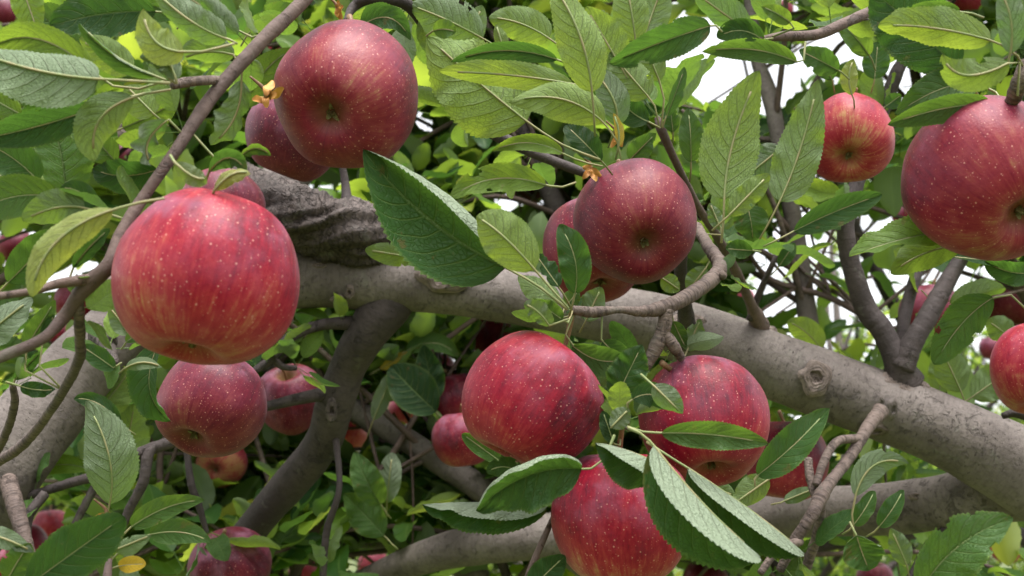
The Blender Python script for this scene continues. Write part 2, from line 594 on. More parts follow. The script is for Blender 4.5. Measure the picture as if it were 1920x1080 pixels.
def branch_w(name, rows, mat, parent=None, step=0.006, ring=16, **kw):
    V, F, UV = tube(rows, step, ring, **kw)
    org = np.array(rows[0][:3])
    me = mesh_from(name, np.array(V) - org, F, [mat], UV)
    if 'leaves placed' not in STAGE:
        for r in cr_spline(np.array(rows), 8 * len(rows)):
            BRANCH_PTS.append(Vector(r[:3]))
    return add(name, me, parent or TREE, loc=org)


main_limb = branch('main_limb', [(2230, 1040, .93, 210), (2060, 958, .93, 185), (1920, 884, .94, 158), (1800, 822, .95, 136), (1650, 760, .97, 128),
                    (1500, 704, .98, 126), (1300, 628, 1.0, 120), (1130, 586, 1.0, 110), (950, 554, 1.0, 106), (800, 532, 1.0, 108),
                    (720, 528, 1.0, 116), (640, 524, 1.0, 108), (560, 524, 1.0, 108), (430, 540, 1.0, 108), (330, 575, 1.0, 110), (230, 640, 1.0, 100)],
                   M_LIMB, step=0.004, ring=48, lump=0.045, lump_scale=14, seed=1)
left_limb = branch('side_limb', [(-170, 1120, .90, 190), (-60, 960, .90, 180), (30, 835, .92, 160), (120, 725, .95, 140), (215, 625, .98, 120),
                    (330, 510, 1.03, 100), (430, 420, 1.06, 90), (500, 360, 1.08, 80), (560, 320, 1.1, 62), (640, 240, 1.15, 40)],
                   M_LIMB, step=0.004, ring=40, lump=0.06, lump_scale=16, seed=2)
burl = branch('burl', [(440, 330, 1.04, 60), (500, 370, 1.01, 85), (560, 408, .985, 118), (620, 430, .98, 112), (670, 440, .98, 118), (725, 470, .995, 84), (790, 515, 1.01, 56)],
              M_BURL, step=0.0025, ring=56, lump=0.18, lump_scale=26, gnarl=.21, wrinkle=0.03, seed=3)
fork = branch('forked_limb', [(752, 520, 1.01, 90), (728, 568, 1.0, 94), (690, 622, 1.0, 78), (652, 690, 1.02, 70), (628, 760, 1.03, 72), (605, 830, 1.05, 68),
               (545, 905, 1.08, 68), (485, 975, 1.1, 62), (400, 1090, 1.15, 60), (300, 1250, 1.2, 60)], M_DARK, step=0.004, ring=32, lump=0.07, lump_scale=22, seed=4)
lower_limb = branch('lower_limb', [(1990, 905, .96, 150), (1890, 915, .98, 128), (1790, 938, 1.0, 104), (1650, 955, 1.05, 98), (1500, 962, 1.1, 92), (1380, 975, 1.12, 90),
                     (1200, 990, 1.15, 88), (1000, 1008, 1.15, 84), (890, 1022, 1.17, 76), (780, 1050, 1.2, 60), (640, 1110, 1.25, 44)],
                    M_LIMB, step=0.005, ring=36, lump=0.06, lump_scale=16, seed=5)
# the trunk, out of the picture to the right, carries the limbs
pA, pB = P(2230, 1030, .93), P(1985, 900, .96)
branch_w('trunk', [(1.25, 1.05, -0.05, .115), (1.23, 1.04, .35, .092), (1.12, 1.0, .8, .083), (0.95, .97, 1.12, .078), (pA.x + .10, pA.y + .01, pA.z - .07, .062), (pA.x - .02, pA.y, pA.z + .012, .048)],
         M_LIMB, step=0.02, ring=28, lump=0.09, lump_scale=7, seed=6)

B = branch
B('branch', [(1690, 712, .965, 105), (1684, 680, .96, 66), (1655, 620, .965, 54), (1625, 580, .97, 52), (1597, 500, .97, 46), (1586, 420, .97, 42), (1606, 345, .98, 38),
             (1650, 220, 1.0, 36), (1680, 140, 1.0, 32), (1690, 105, 1.0, 24), (1642, 55, 1.0, 14), (1600, 10, 1.0, 9)], M_DARK, ring=20, step=.003, wrinkle=.035, lump=.08, seed=11)
B('branch', [(1690, 690, .955, 62), (1712, 640, .955, 50), (1742, 590, .96, 47), (1775, 530, .97, 42), (1805, 478, .98, 36), (1845, 400, 1.0, 30), (1900, 300, 1.03, 24)], M_DARK, ring=20, step=.003, wrinkle=.03, lump=.1, seed=12)
B('branch', [(1690, 660, .99, 30), (1697, 590, 1.0, 31), (1722, 505, 1.02, 27), (1765, 420, 1.05, 22), (1800, 350, 1.1, 18)], M_DARK, ring=14, step=.005, lump=.05, seed=13)
B('twig', [(660, 605, 1.0, 36), (600, 610, .98, 28), (545, 632, .96, 27), (508, 674, .95, 24), (470, 700, .94, 16)], M_DARK, step=.003, wrinkle=.05, lump=.1, seed=14)
B('twig', [(512, 672, .95, 18), (530, 688, .95, 16), (556, 690, .955, 13)], M_DARK, step=.003, wrinkle=.06, seed=15)
B('twig', [(630, 735, 1.03, 52), (600, 740, 1.015, 34), (550, 750, 1.0, 28), (500, 762, .985, 24), (440, 772, .96, 20)], M_DARK, step=.005, lump=.06, seed=16)
# the near twig crossing the left of the view
B('twig', [(700, -150, .64, 30), (570, 0, .60, 34), (490, 78, .58, 35), (400, 178, .56, 33), (330, 282, .54, 29), (262, 380, .53, 28), (226, 440, .52, 30), (205, 495, .51, 36), (170, 530, .51, 42),
           (146, 556, .51, 36), (120, 594, .51, 30), (80, 635, .50, 27), (0, 670, .49, 28), (-90, 705, .48, 26)], M_TWIG, step=.0025, ring=20, lump=.05, lump_scale=60, nodes=.10, seed=17)
B('spur', [(412, 150, .565, 22), (378, 151, .55, 24), (345, 155, .545, 25), (322, 160, .54, 20)], M_SPUR, step=.0012, wrinkle=.07, seed=18)
B('spur', [(180, 522, .51, 30), (110, 532, .50, 25), (60, 546, .49, 19), (-50, 562, .48, 21)], M_TWIG, step=.0025, seed=19)
B('spur', [(146, 545, .51, 30), (148, 590, .515, 27), (150, 640, .53, 25), (146, 680, .55, 26), (105, 755, .62, 23), (45, 832, .69, 25), (-10, 870, .72, 24)], M_SPUR, step=.0015, wrinkle=.08, lump=.08, seed=20)
B('spur', [(24, 722, .62, 16), (27, 760, .63, 20), (10, 815, .66, 20), (-20, 870, .7, 22)], M_SPUR, step=.0015, wrinkle=.08, seed=21)
B('spur', [(195, 640, .93, 60), (190, 628, .89, 52), (205, 655, .85, 34), (215, 680, .8, 20)], M_BURL, step=.002, ring=24, wrinkle=.14, lump=.25, lump_scale=70, seed=22)
# from the top over to the middle
B('branch', [(648, 40, .69, 14), (664, 12, .7, 24), (700, -4, .7, 30), (762, 8, .72, 30), (803, 62, .74, 27), (838, 140, .76, 26), (856, 212, .76, 32), (900, 237, .76, 31), (990, 282, .75, 27), (1090, 322, .74, 22), (1160, 345, .735, 14)],
  M_DARK, ring=18, step=.0025, lump=.07, lump_scale=50, nodes=.08, seed=23)
B('twig', [(1290, 640, .975, 60), (1284, 570, .93, 36), (1276, 500, .9, 32), (1285, 430, .88, 28), (1300, 380, .86, 22)], M_DARK, step=.003, wrinkle=.05, seed=24)
B('twig', [(1425, 612, .985, 50), (1408, 570, .96, 26), (1385, 520, .93, 24), (1350, 452, .88, 21), (1310, 390, .84, 19), (1270, 310, .80, 18), (1242, 248, .78, 22), (1232, 220, .78, 14)], M_TWIG, step=.0025, wrinkle=.03, nodes=.1, seed=25)
B('twig', [(1405, 600, .97, 18), (1425, 545, .96, 14), (1448, 495, .95, 13), (1460, 470, .95, 9)], M_DARK, step=.003, wrinkle=.05, seed=26)
B('spur', [(1306, 425, .82, 24), (1330, 465, .76, 30), (1350, 497, .73, 36), (1332, 525, .71, 37), (1282, 560, .68, 37), (1242, 578, .67, 38), (1200, 584, .66, 27), (1160, 581, .65, 18), (1112, 585, .645, 27), (1074, 582, .64, 22)],
  M_SPUR, step=.0012, ring=20, wrinkle=.085, lump=.10, lump_scale=70, seed=27)
B('spur', [(1252, 580, .67, 34), (1243, 620, .67, 36), (1228, 655, .67, 34), (1210, 690, .67, 22)], M_SPUR, step=.0012, ring=20, wrinkle=.09, lump=.1, lump_scale=70, seed=28)
B('spur', [(1240, 615, .67, 28), (1262, 648, .67, 28), (1278, 672, .675, 22)], M_SPUR, step=.0012, wrinkle=.09, lump=.1, seed=29)
B('spur', [(1340, 508, .72, 26), (1356, 518, .71, 22)], M_SPUR, step=.0012, wrinkle=.1, seed=30)
B('spur', [(1180, 690, .66, 14), (1172, 740, .63, 12), (1165, 790, .6, 14), (1180, 805, .59, 12)], M_TWIG, step=.002, seed=31)
B('twig', [(1730, -50, .71, 26), (1640, 15, .68, 23), (1582, 44, .66, 27), (1530, 65, .65, 25), (1470, 68, .64, 22), (1424, 73, .63, 12)], M_TWIG, step=.002, nodes=.12, lump=.06, lump_scale=60, seed=32)
B('twig', [(1652, 770, .9, 40), (1625, 805, .88, 31), (1590, 862, .85, 28), (1556, 905, .82, 29), (1540, 930, .81, 35), (1520, 970, .80, 31), (1490, 1015, .80, 28), (1462, 1070, .80, 22)], M_SPUR, step=.002, wrinkle=.045, lump=.09, lump_scale=55, seed=33)
B('twig', [(1612, 822, .87, 22), (1570, 828, .845, 21), (1545, 865, .83, 20), (1530, 910, .82, 18)], M_SPUR, step=.002, wrinkle=.03, seed=34)
B('twig', [(1540, 930, .81, 26), (1536, 985, .82, 24), (1520, 1040, .83, 24), (1500, 1100, .84, 22)], M_SPUR, step=.002, wrinkle=.06, lump=.1, seed=35)
B('twig', [(1500, 1015, .8, 22), (1460, 1030, .78, 20), (1425, 1075, .77, 18)], M_SPUR, step=.002, wrinkle=.08, seed=36)
B('twig', [(1515, 860, .84, 20), (1520, 900, .83, 22), (1532, 940, .82, 20)], M_SPUR, step=.002, wrinkle=.08, seed=37)
B('twig', [(330, 826, .92, 30), (262, 850, .91, 28), (200, 886, .9, 25), (130, 906, .9, 25), (40, 935, .9, 22)], M_DARK, step=.002, wrinkle=.06, lump=.08, seed=38)
B('twig', [(290, 836, .91, 18), (277, 856, .905, 26), (268, 905, .9, 25), (240, 960, .9, 22), (225, 1005, .9, 16)], M_DARK, step=.002, wrinkle=.06, seed=39)
B('twig', [(190, 890, .9, 22), (155, 955, .9, 20), (128, 1010, .9, 16)], M_DARK, step=.002, wrinkle=.06, seed=40)
B('twig', [(85, 925, .88, 24), (55, 965, .87, 24), (50, 1000, .86, 20)], M_DARK, step=.002, wrinkle=.06, seed=41)
B('spur', [(5, 870, .90, 40), (22, 925, .87, 44), (38, 980, .85, 38), (52, 1030, .84, 34), (75, 1100, .84, 30)], M_SPUR, step=.002, wrinkle=.06, lump=.1, seed=42)
B('twig', [(348, 820, 1.02, 15), (358, 905, 1.0, 18), (372, 945, 1.0, 18), (388, 1000, 1.0, 12)], M_DARK, step=.003, wrinkle=.06, seed=43)
B('twig', [(630, 825, 1.03, 16), (636, 915, 1.0, 16), (612, 1000, 1.0, 19), (604, 1110, 1.0, 15)], M_DARK, step=.002, wrinkle=.09, lump=.12, seed=44)
B('twig', [(640, 300, 1.0, 17), (648, 350, 1.0, 22), (652, 400, .99, 34)], M_DARK, step=.003, wrinkle=.05, seed=45)
B('twig', [(1045, 950, .645, 9), (1024, 1000, .64, 15), (1000, 1055, .635, 17), (980, 1110, .63, 18)], M_TWIG, step=.003, nodes=.08, seed=46)
B('twig', [(1780, 985, 1.0, 18), (1740, 1020, .98, 16), (1715, 1065, .96, 16), (1690, 1110, .95, 14)], M_DARK, step=.003, seed=47)
B('twig', [(1950, 790, .9, 24), (1905, 775, .9, 22), (1880, 780, .9, 16)], M_DARK, step=.003, seed=48)
B('spur', [(1930, 120, .56, 48), (1915, 150, .56, 44), (1900, 185, .57, 36), (1885, 200, .58, 20)], M_SPUR, step=.0015, wrinkle=.07, seed=49)
B('twig', [(200, 1100, .57, 26), (202, 1070, .575, 20), (205, 1050, .58, 14)], M_TWIG, step=.002, seed=50)

# boughs farther inside the tree
BOUGHS = [
    [(1530, 700, 1.3, 40), (1515, 600, 1.3, 37), (1498, 480, 1.3, 36), (1480, 370, 1.3, 33), (1450, 210, 1.32, 30), (1418, 100, 1.34, 26), (1400, -60, 1.36, 22)],
    [(910, 560, 1.5, 30), (905, 430, 1.5, 28), (898, 330, 1.5, 26), (895, 240, 1.5, 24), (880, 80, 1.5, 20), (850, -80, 1.5, 18)],
    [(1110, 540, 1.38, 46), (1045, 390, 1.4, 40), (1010, 310, 1.42, 34), (960, 180, 1.45, 26), (930, 20, 1.5, 20)],
    [(420, 640, 1.4, 30), (600, 735, 1.33, 36), (700, 787, 1.3, 42), (800, 850, 1.28, 46), (900, 915, 1.26, 50), (1010, 990, 1.24, 52), (1150, 1100, 1.22, 54)],
    [(300, 900, 1.6, 26), (430, 945, 1.55, 28), (530, 1035, 1.5, 30), (660, 1010, 1.45, 32), (790, 1030, 1.4, 40), (900, 1080, 1.3, 44)],
    [(-60, 420, 1.5, 40), (150, 340, 1.5, 38), (225, 320, 1.5, 34), (330, 280, 1.55, 30), (470, 120, 1.6, 24), (560, -60, 1.7, 18)],
    [(780, 295, 1.9, 16), (860, 285, 1.9, 16), (930, 295, 1.9, 18), (1060, 310, 1.9, 22), (1200, 350, 1.9, 24)],
    [(1980, 640, 1.5, 36), (1880, 480, 1.5, 32), (1780, 380, 1.55, 28), (1740, 250, 1.6, 24), (1700, 60, 1.6, 18)],
    [(1980, 1020, 1.7, 40), (1800, 990, 1.7, 36), (1600, 1010, 1.7, 30), (1400, 1050, 1.75, 24), (1250, 1040, 1.8, 20)],
    [(-80, 860, 1.8, 40), (120, 860, 1.8, 34), (320, 800, 1.8, 28), (520, 700, 1.85, 22), (640, 640, 1.9, 16)],
    [(1250, 720, 2.0, 34), (1180, 560, 2.0, 30), (1160, 380, 2.05, 26), (1120, 200, 2.1, 20), (1090, 40, 2.1, 16)],
    [(560, 760, 2.1, 34), (520, 560, 2.1, 30), (540, 380, 2.1, 26), (600, 180, 2.1, 20), (640, 20, 2.1, 16)],
    [(1820, 900, 2.1, 34), (1760, 720, 2.1, 30), (1660, 540, 2.1, 26), (1600, 420, 2.15, 22), (1560, 300, 2.2, 16)],
    [(520, 1150, 1.3, 20), (600, 980, 1.28, 18), (700, 900, 1.26, 14), (780, 780, 1.28, 10)],
    [(980, 1150, 1.32, 20), (900, 960, 1.3, 18), (840, 820, 1.3, 14), (820, 660, 1.32, 10)],
    [(380, 1100, 1.25, 20), (320, 980, 1.25, 16), (300, 860, 1.25, 12), (340, 740, 1.28, 8)],
    [(1500, 1150, 1.3, 20), (1420, 1000, 1.32, 16), (1330, 860, 1.32, 12), (1300, 760, 1.35, 8)],
    [(1700, 640, 1.25, 12), (1560, 560, 1.28, 12), (1440, 520, 1.3, 10), (1380, 430, 1.3, 8)],
    [(-60, 160, 1.6, 22), (180, 120, 1.6, 20), (420, 60, 1.65, 16), (640, 60, 1.7, 10)],
    [(420, 300, 1.8, 22), (640, 220, 1.8, 20), (860, 120, 1.85, 16), (1080, 60, 1.9, 10)],
    [(1980, 260, 1.5, 22), (1840, 160, 1.5, 20), (1720, 60, 1.55, 16), (1600, -40, 1.6, 10)],
    [(-60, 560, 1.7, 22), (120, 460, 1.7, 20), (300, 380, 1.75, 16), (420, 260, 1.8, 10)],
    [(1000, 420, 2.0, 22), (1180, 330, 2.0, 20), (1330, 300, 2.05, 16), (1460, 280, 2.1, 10)],
    [(150, 1100, 1.4, 34), (300, 1050, 1.4, 30), (420, 960, 1.45, 26), (560, 860, 1.5, 20), (700, 700, 1.55, 14)],
]
bough_paths = []
for i, b in enumerate(BOUGHS):
    rows = px_path(b)
    branch_w('bough', rows, M_LIMB if i in (3, 4, 0) else (M_TWIG if i % 2 else M_DARK), step=.012, ring=12, lump=.08, lump_scale=20, seed=60 + i)
    bough_paths.append(cr_spline(np.array(rows), 60))


# knots and pruning scars on the limbs
def knot(parent, x, y, d, r_px, tilt=(0, 0), mat=M_LIMB, seed=0, deep=0.5, ex=1.0):
    """an overgrown pruning scar: lip, ringed callus and a sunken heart"""
    r = r_px / FPX * d
    V, F, UV = [], [], []
    nr, nk = 18, 30
    prof = [(1.35, -.25), (1.2, -.06), (1.05, .10), (.95, .16), (.86, .13), (.80, .16), (.72, .20), (.66, .15), (.60, .18), (.52, .20), (.47, .10), (.42, -.1 * deep), (.36, -.25 * deep), (.28, -.18 * deep), (.22, -.26 * deep), (.14, -.2 * deep), (.07, -.24 * deep), (.0, -.22 * deep)]
    for i, (pr, pz) in enumerate(prof):
        for k in range(nk):
            a = k / nk * 2 * math.pi
            nz = noise.noise(Vector((math.cos(a) * 1.4 + seed, math.sin(a) * 1.4, pr * 1.2)))
            n2 = noise.noise(Vector((math.cos(a) * 4 + seed, math.sin(a) * 4, pr * 5)))
            rr = pr * (1 + .36 * nz)
            V.append((rr * math.cos(a) * ex * r, rr * math.sin(a) / ex * r, (pz + .10 * n2) * r))
            UV.append((a * 0.01, pr * r * 1.6))
    for i in range(nr - 1):
        for k in range(nk):
            k2 = (k + 1) % nk
            F.append((i * nk + k, i * nk + k2, (i + 1) * nk + k2, (i + 1) * nk + k))
    me = mesh_from('knot', np.array(V), F, [mat], UV)
    zdir = camvec((tilt[0], tilt[1], 1.0))
    q = zdir.to_track_quat('Z', 'Y')
    return add('knot', me, parent, loc=P(x, y, d), rot=q)


M_KNOT = bark_material('knot_bark', (0.21, 0.165, 0.14), (0.13, 0.10, 0.085), (0.045, 0.034, 0.030), 0.4, 1.0)
knot(main_limb, 1530, 708, .946, 25, (.1, .25), M_KNOT, 3, 0.5)
knot(main_limb, 836, 518, .970, 31, (0, .2), M_KNOT, 5, 1.4, 1.25)
knot(main_limb, 1674, 768, .934, 12, (.2, -.1), M_LIMB, 8, 0.8, .8)
knot(main_limb, 1653, 756, .936, 9, (.1, .0), M_LIMB, 9, 0.8, .8)
knot(main_limb, 598, 497, .976, 7, (0, .6), M_KNOT, 10, 1.5, 1.5)
knot(main_limb, 655, 548, .9735, 9, (0, -.2), M_KNOT, 11, 1.8, .8)
knot(main_limb, 632, 562, .975, 8, (0, -.5), M_KNOT, 12, 1.6, 1.3)
knot(main_limb, 1718, 726, .95, 20, (.25, .9), M_KNOT, 13, .5, 1.4)
knot(main_limb, 1690, 712, .955, 26, (.1, 1.2), M_KNOT, 16, .3, 1.5)
knot(main_limb, 1418, 618, .985, 22, (.1, 1.4), M_KNOT, 17, .3, 1.5)
knot(main_limb, 1288, 600, .965, 20, (0, .8), M_KNOT, 18, .3, 1.4)
knot(main_limb, 1640, 808, .945, 17, (0, -.8), M_KNOT, 19, .4, 1.3)
knot(main_limb, 1560, 690, .958, 7, (0, .6), M_KNOT, 20, 1.4, 1.6)
knot(main_limb, 1160, 565, .985, 9, (0, .8), M_KNOT, 21, 1.4, 1.8)
knot(fork, 622, 770, .99, 12, (.2, 0), M_BURL, 23, 1.0, .7)
knot(lower_limb, 1720, 930, 1.0, 8, (0, .4), M_KNOT, 24, 1.0, 1.5)
knot(left_limb, 210, 545, .96, 20, (0, .2), M_KNOT, 14, .9)
knot(left_limb, 240, 240, 1.0, 17, (0, .1), M_KNOT, 15, .9)


# ------------------------------------------------------------------ leaves
def leaf_shape(u, a=.50, b=.72):
    w = np.power(u, a) * np.power(1 - u, b)
    return w / w.max()


def leaf_grid(nu, nv):
    u = np.linspace(0.0, 1.0, nu + 1)
    v = np.linspace(-1, 1, 2 * nv + 1)
    idx = np.arange((nu + 1) * (2 * nv + 1)).reshape(nu + 1, 2 * nv + 1)
    F = np.stack([idx[:-1, :-1], idx[1:, :-1], idx[1:, 1:], idx[:-1, 1:]], -1).reshape(-1, 4)
    return u, v, F


def leaf_surface(mid, nrm, W, fl, fr, cl, cr_, ripple, seed, nu, nv, teeth, skew=0.0):
    """mid: (nu+1) x 3 midrib, nrm: unit upper normal along it; returns verts, faces, uv"""
    u, v, F = leaf_grid(nu, nv)
    t = np.gradient(mid, axis=0)
    t /= np.linalg.norm(t, axis=1)[:, None] + 1e-12
    n = nrm - t * np.sum(nrm * t, 1)[:, None]
    n /= np.linalg.norm(n, axis=1)[:, None] + 1e-12
    left = np.cross(n, t)
    rs = np.random.RandomState(seed)
    rs.uniform(0, 1, 4)
    half = leaf_shape(u, rs.uniform(.42, .62), rs.uniform(.62, .88)) * W / 2
    V = np.zeros((nu + 1, 2 * nv + 1, 3))
    UV = np.zeros((nu + 1, 2 * nv + 1, 2))
    saw = np.where(np.arange(nu + 1) % 2 == 0, 1.0, 0.0) if teeth else np.zeros(nu + 1)
    p1, p2, p3, p4 = rs.uniform(0, 6.28, 4)
    f1, f2 = rs.uniform(1.6, 3.0), rs.uniform(3.5, 6)
    env = np.sin(np.pi * u) ** 0.5
    for j, vv in enumerate(v):
        s = abs(vv)
        isL = vv > 0
        fold = R(fl if isL else fr)
        curl = R(cl if isL else cr_)
        # integrate the cross-section from midrib to s
        k = 10
        ss = np.linspace(0, s, k + 1)
        sm = (ss[1:] + ss[:-1]) / 2
        ang = fold * np.minimum(1, sm / 0.12 * 0.5 + 0.5) + curl * sm ** 2
        yy = np.sum(np.cos(ang)) * (s / k)
        zz = np.sum(np.sin(ang)) * (s / k)
        wv = ripple * s ** 1.6 * (np.sin(u * 6.28 * f1 + (p1 if isL else p2)) + 0.5 * np.sin(u * 6.28 * f2 + (p3 if isL else p4))) * env
        hw = half * (1 + (0.055 * (saw - .5) * (1 if s > .999 else 0)))
        shift = teeth * 0.5 * (s > .999) * saw
        yv = yy * hw * (1 if isL else -1)
        zv = zz * hw + wv * W * 0.5
        V[:, j] = mid + left * yv[:, None] + n * zv[:, None] + t * (shift * half * 0.06 + s * s * half * 0.10)[:, None]
        UV[:, j, 0] = u
        UV[:, j, 1] = vv
    # quilting between the veins
    q = 0.010 * W * np.sin((u[:, None] - 0.24 * np.abs(v)[None, :] ** 1.25) * 8.5 * 6.283) * (np.abs(v)[None, :] * (1 - np.abs(v)[None, :]) * 4)
    V += n[:, None, :] * q[:, :, None]
    return V.reshape(-1, 3), F, UV.reshape(-1, 2)


LEAF_COUNT = 0


def H(bx, by, tx, ty, bow=(0, 0), W=60, d=.6, dd=0.0, roll=0.0, fl=8, fr=8, cl=0, cr=0, tone=.4, pet=None, pd=0.0, rip=0.085, twist=0.0, bz=0.0):
    """one leaf placed by blade base, tip, bow of the midrib and width, as seen from the path"""
    global LEAF_COUNT
    LEAF_COUNT += 1
    seed = LEAF_COUNT
    rs = random.Random(seed * 13)
    b, tip = P(bx, by, d), P(tx, ty, d + dd)
    c = P((bx + tx) / 2 + bow[0] * 1.0, (by + ty) / 2 + bow[1] * 1.0, d + dd / 2 - bz)
    c = c + (c - (b + tip) / 2)                       # so the curve passes through the bowed midpoint
    nu = 56 if W > 45 else 36
    u = np.linspace(0, 1, nu + 1)[:, None]
    b_, c_, t_ = np.array(b), np.array(c), np.array(tip)
    mid = b_ * (1 - u) ** 2 + c_ * 2 * u * (1 - u) + t_ * u ** 2
    # droop in depth so that no leaf is a flat card
    droop = rs.uniform(-.08, .14) * (tip - b).length
    mid += np.array(FWD) * droop * (np.sin(np.pi * u) * -1)
    tan = np.gradient(mid, axis=0)
    tan /= np.linalg.norm(tan, axis=1)[:, None] + 1e-12
    to_cam = np.array(CAM_LOC) - mid
    to_cam -= tan * np.sum(to_cam * tan, 1)[:, None]
    to_cam /= np.linalg.norm(to_cam, axis=1)[:, None]
    right = np.cross(tan, to_cam)
    if twist == 0:
        twist = rs.uniform(-45, 45)
    a = R(roll) + R(twist) * (u - .3) + R(rs.uniform(-14, 14))
    nrm = to_cam * np.cos(a) + right * np.sin(a)
    Wm = W / FPX * d * .90
    cl += rs.uniform(-20, 50)
    cr += rs.uniform(-20, 50)
    V, F, UV = leaf_surface(mid, nrm, Wm, fl + rs.uniform(-4, 6), fr + rs.uniform(-4, 6), cl, cr, rip * rs.uniform(.6, 2.0), seed, nu, 8, 1)
    if rs.random() < .30 and W > 40 and max(fl, fr) < 60:                  # insect bites along the margin
        keep = np.ones(len(F), bool)
        fc = UV[F].mean(axis=1)
        for _ in range(rs.choice([1, 1, 2, 3])):
            cu, cv, rr = rs.uniform(.2, .92), rs.choice([-1, 1]) * rs.uniform(.75, 1.05), rs.uniform(.02, .055)
            keep &= ((fc[:, 0] - cu) / rr) ** 2 + ((fc[:, 1] - cv) / (rr * 4.2)) ** 2 > 1 + .5 * math.sin(cu * 40)
        F = F[keep]
    me = mesh_from('leaf', V - b_, F, [M_LEAF], UV, tone=min(1.0, max(0.0, tone + rs.uniform(-.03, .03))))
    o = add('leaf', me, TREE, loc=b)
    r0 = max(.0004, min(.00068, Wm * .017))
    # stalk runs on from the blade and up the back of the midrib
    inner = mid[:int(nu * .92):4] - nrm[:int(nu * .92):4] * r0 * 1.05
    if pet is not None:
        e = P(pet[0], pet[1], d + pd)
    else:
        e = b - Vector(tan[0]) * min(.024, (tip - b).length * .35) + FWD * 0.006
        best = .034
        for q in BRANCH_PTS:
            g = q - b
            if g.length < best and g.dot(Vector(tan[0])) < .35 * g.length:
                best = g.length
                e = q
    e = np.array(e)
    m1 = b_ - np.array(tan[0]) * np.linalg.norm(b_ - e) * .5
    rows = [(*e, r0 * 1.35), (*(m1 * .6 + (e + b_) / 2 * .4), r0)] + [(*q, r0 * (1 - .92 * i / len(inner))) for i, q in enumerate(inner)]
    V2, F2, UV2 = tube(rows, step=.004, ring=6, lump=0, seed=seed)
    add('petiole', mesh_from('petiole', np.array(V2) - b_, F2, [M_PET], UV2), o, loc=b)
    return o


# upper left
H(185, 148, -60, 92, (0, 10), 150, .50, roll=178, fl=38, fr=-4, tone=.42, pet=(318, 156))
H(175, 136, -30, 100, (0, -42), 70, .53, roll=0, tone=.56, pet=(315, 150))
H(185, 200, -60, 265, (0, 4), 85, .55, roll=25, fl=0, fr=40, tone=.18)
H(250, 183, 178, 302, (-22, -12), 92, .52, roll=185, fl=5, fr=15, tone=.48, pet=(320, 168))
H(124, 372, 97, 222, (6, 0), 118, .6, roll=12, tone=.40)
H(72, 340, -40, 268, (5, -12), 84, .58, roll=-25, tone=.28)
H(88, 364, 0, 300, (0, -8), 58, .63, roll=180, tone=.7)
H(105, 368, -50, 405, (0, -14), 92, .56, roll=0, tone=.42)
H(158, 390, 42, 414, (0, -12), 78, .53, roll=180, tone=.42)
H(212, 394, 60, 558, (-30, -18), 86, .47, roll=190, fl=25, fr=25, tone=.78, pet=(308, 372))
H(295, 318, 174, 316, (0, 14), 78, .58, roll=-15, tone=.14)
H(180, 386, 112, 354, (0, -12), 48, .56, tone=.25)
H(290, 143, 147, 42, (-8, 10), 52, .52, roll=-45, fl=20, fr=30, tone=.32, pet=(322, 154))
H(345, 98, 268, 16, (-16, 20), 78, .5, roll=190, fl=-10, fr=35, tone=.74, pet=(440, 82))
H(316, 152, 252, 72, (20, -12), 66, .51, roll=150, rip=.22, tone=.32, pet=(330, 157))
H(330, 150, 262, 108, (10, -20), 52, .505, roll=200, rip=.25, tone=.38, pet=(332, 157))
H(312, 225, 284, 312, (-24, 0), 64, .54, roll=130, rip=.2, tone=.26)
H(292, 22, 92, 50, (0, -10), 125, .64, roll=0, tone=.18)
H(120, -40, 340, 28, (0, 0), 110, .68, roll=10, tone=.34)
H(38, -30, 72, 66, (0, 0), 68, .58, roll=0, tone=.55)
H(178, 104, 60, 16, (0, 0), 105, .68, roll=10, tone=.36)
H(248, 132, 148, 72, (0, 0), 74, .62, roll=180, tone=.6)
H(425, 72, 285, -22, (0, 12), 80, .55, roll=172, tone=.36, pet=(445, 82))
H(430, 48, 340, -15, (0, 0), 70, .6, roll=160, tone=.34)
H(440, 103, 335, 112, (0, -10), 66, .57, roll=170, tone=.38)
H(452, 150, 394, 272, (14, 8), 72, .6, roll=150, rip=.14, tone=.32)
H(458, 200, 550, 90, (-6, -6), 70, .67, roll=20, tone=.5)
H(392, 322, 462, 322, (4, -26), 48, .5, roll=10, tone=.3)
H(328, 304, 388, 332, (6, 14), 42, .48, roll=180, rip=.2, tone=.5)
H(402, 358, 470, 326, (0, -14), 40, .49, roll=150, tone=.86)
H(452, 292, 508, 292, (0, -14), 30, .55, roll=20, tone=.4)
H(15, 530, 112, 428, (0, 0), 82, .62, roll=0, tone=.32)
H(-50, 650, 62, 560, (0, 0), 84, .56, roll=170, tone=.32)
H(50, 650, 104, 562, (0, 0), 48, .6, roll=10, tone=.4)
H(218, 305, 148, 212, (0, 0), 86, .58, roll=0, tone=.42)
H(138, 502, 206, 428, (0, 0), 38, .52, roll=30, tone=.26)
H(40, 215, -40, 170, (0, 0), 60, .58, roll=0, tone=.5)
H(0, 330, -30, 400, (0, 0), 70, .6, roll=0, tone=.4)
H(350, 30, 420, -25, (0, 0), 60, .66, roll=160, tone=.35)
H(470, 60, 560, 20, (0, -8), 55, .75, roll=10, tone=.35)
H(290, 215, 235, 160, (0, 0), 70, .62, roll=180, tone=.6)
H(230, 240, 330, 190, (0, 0), 70, .66, roll=0, tone=.5)
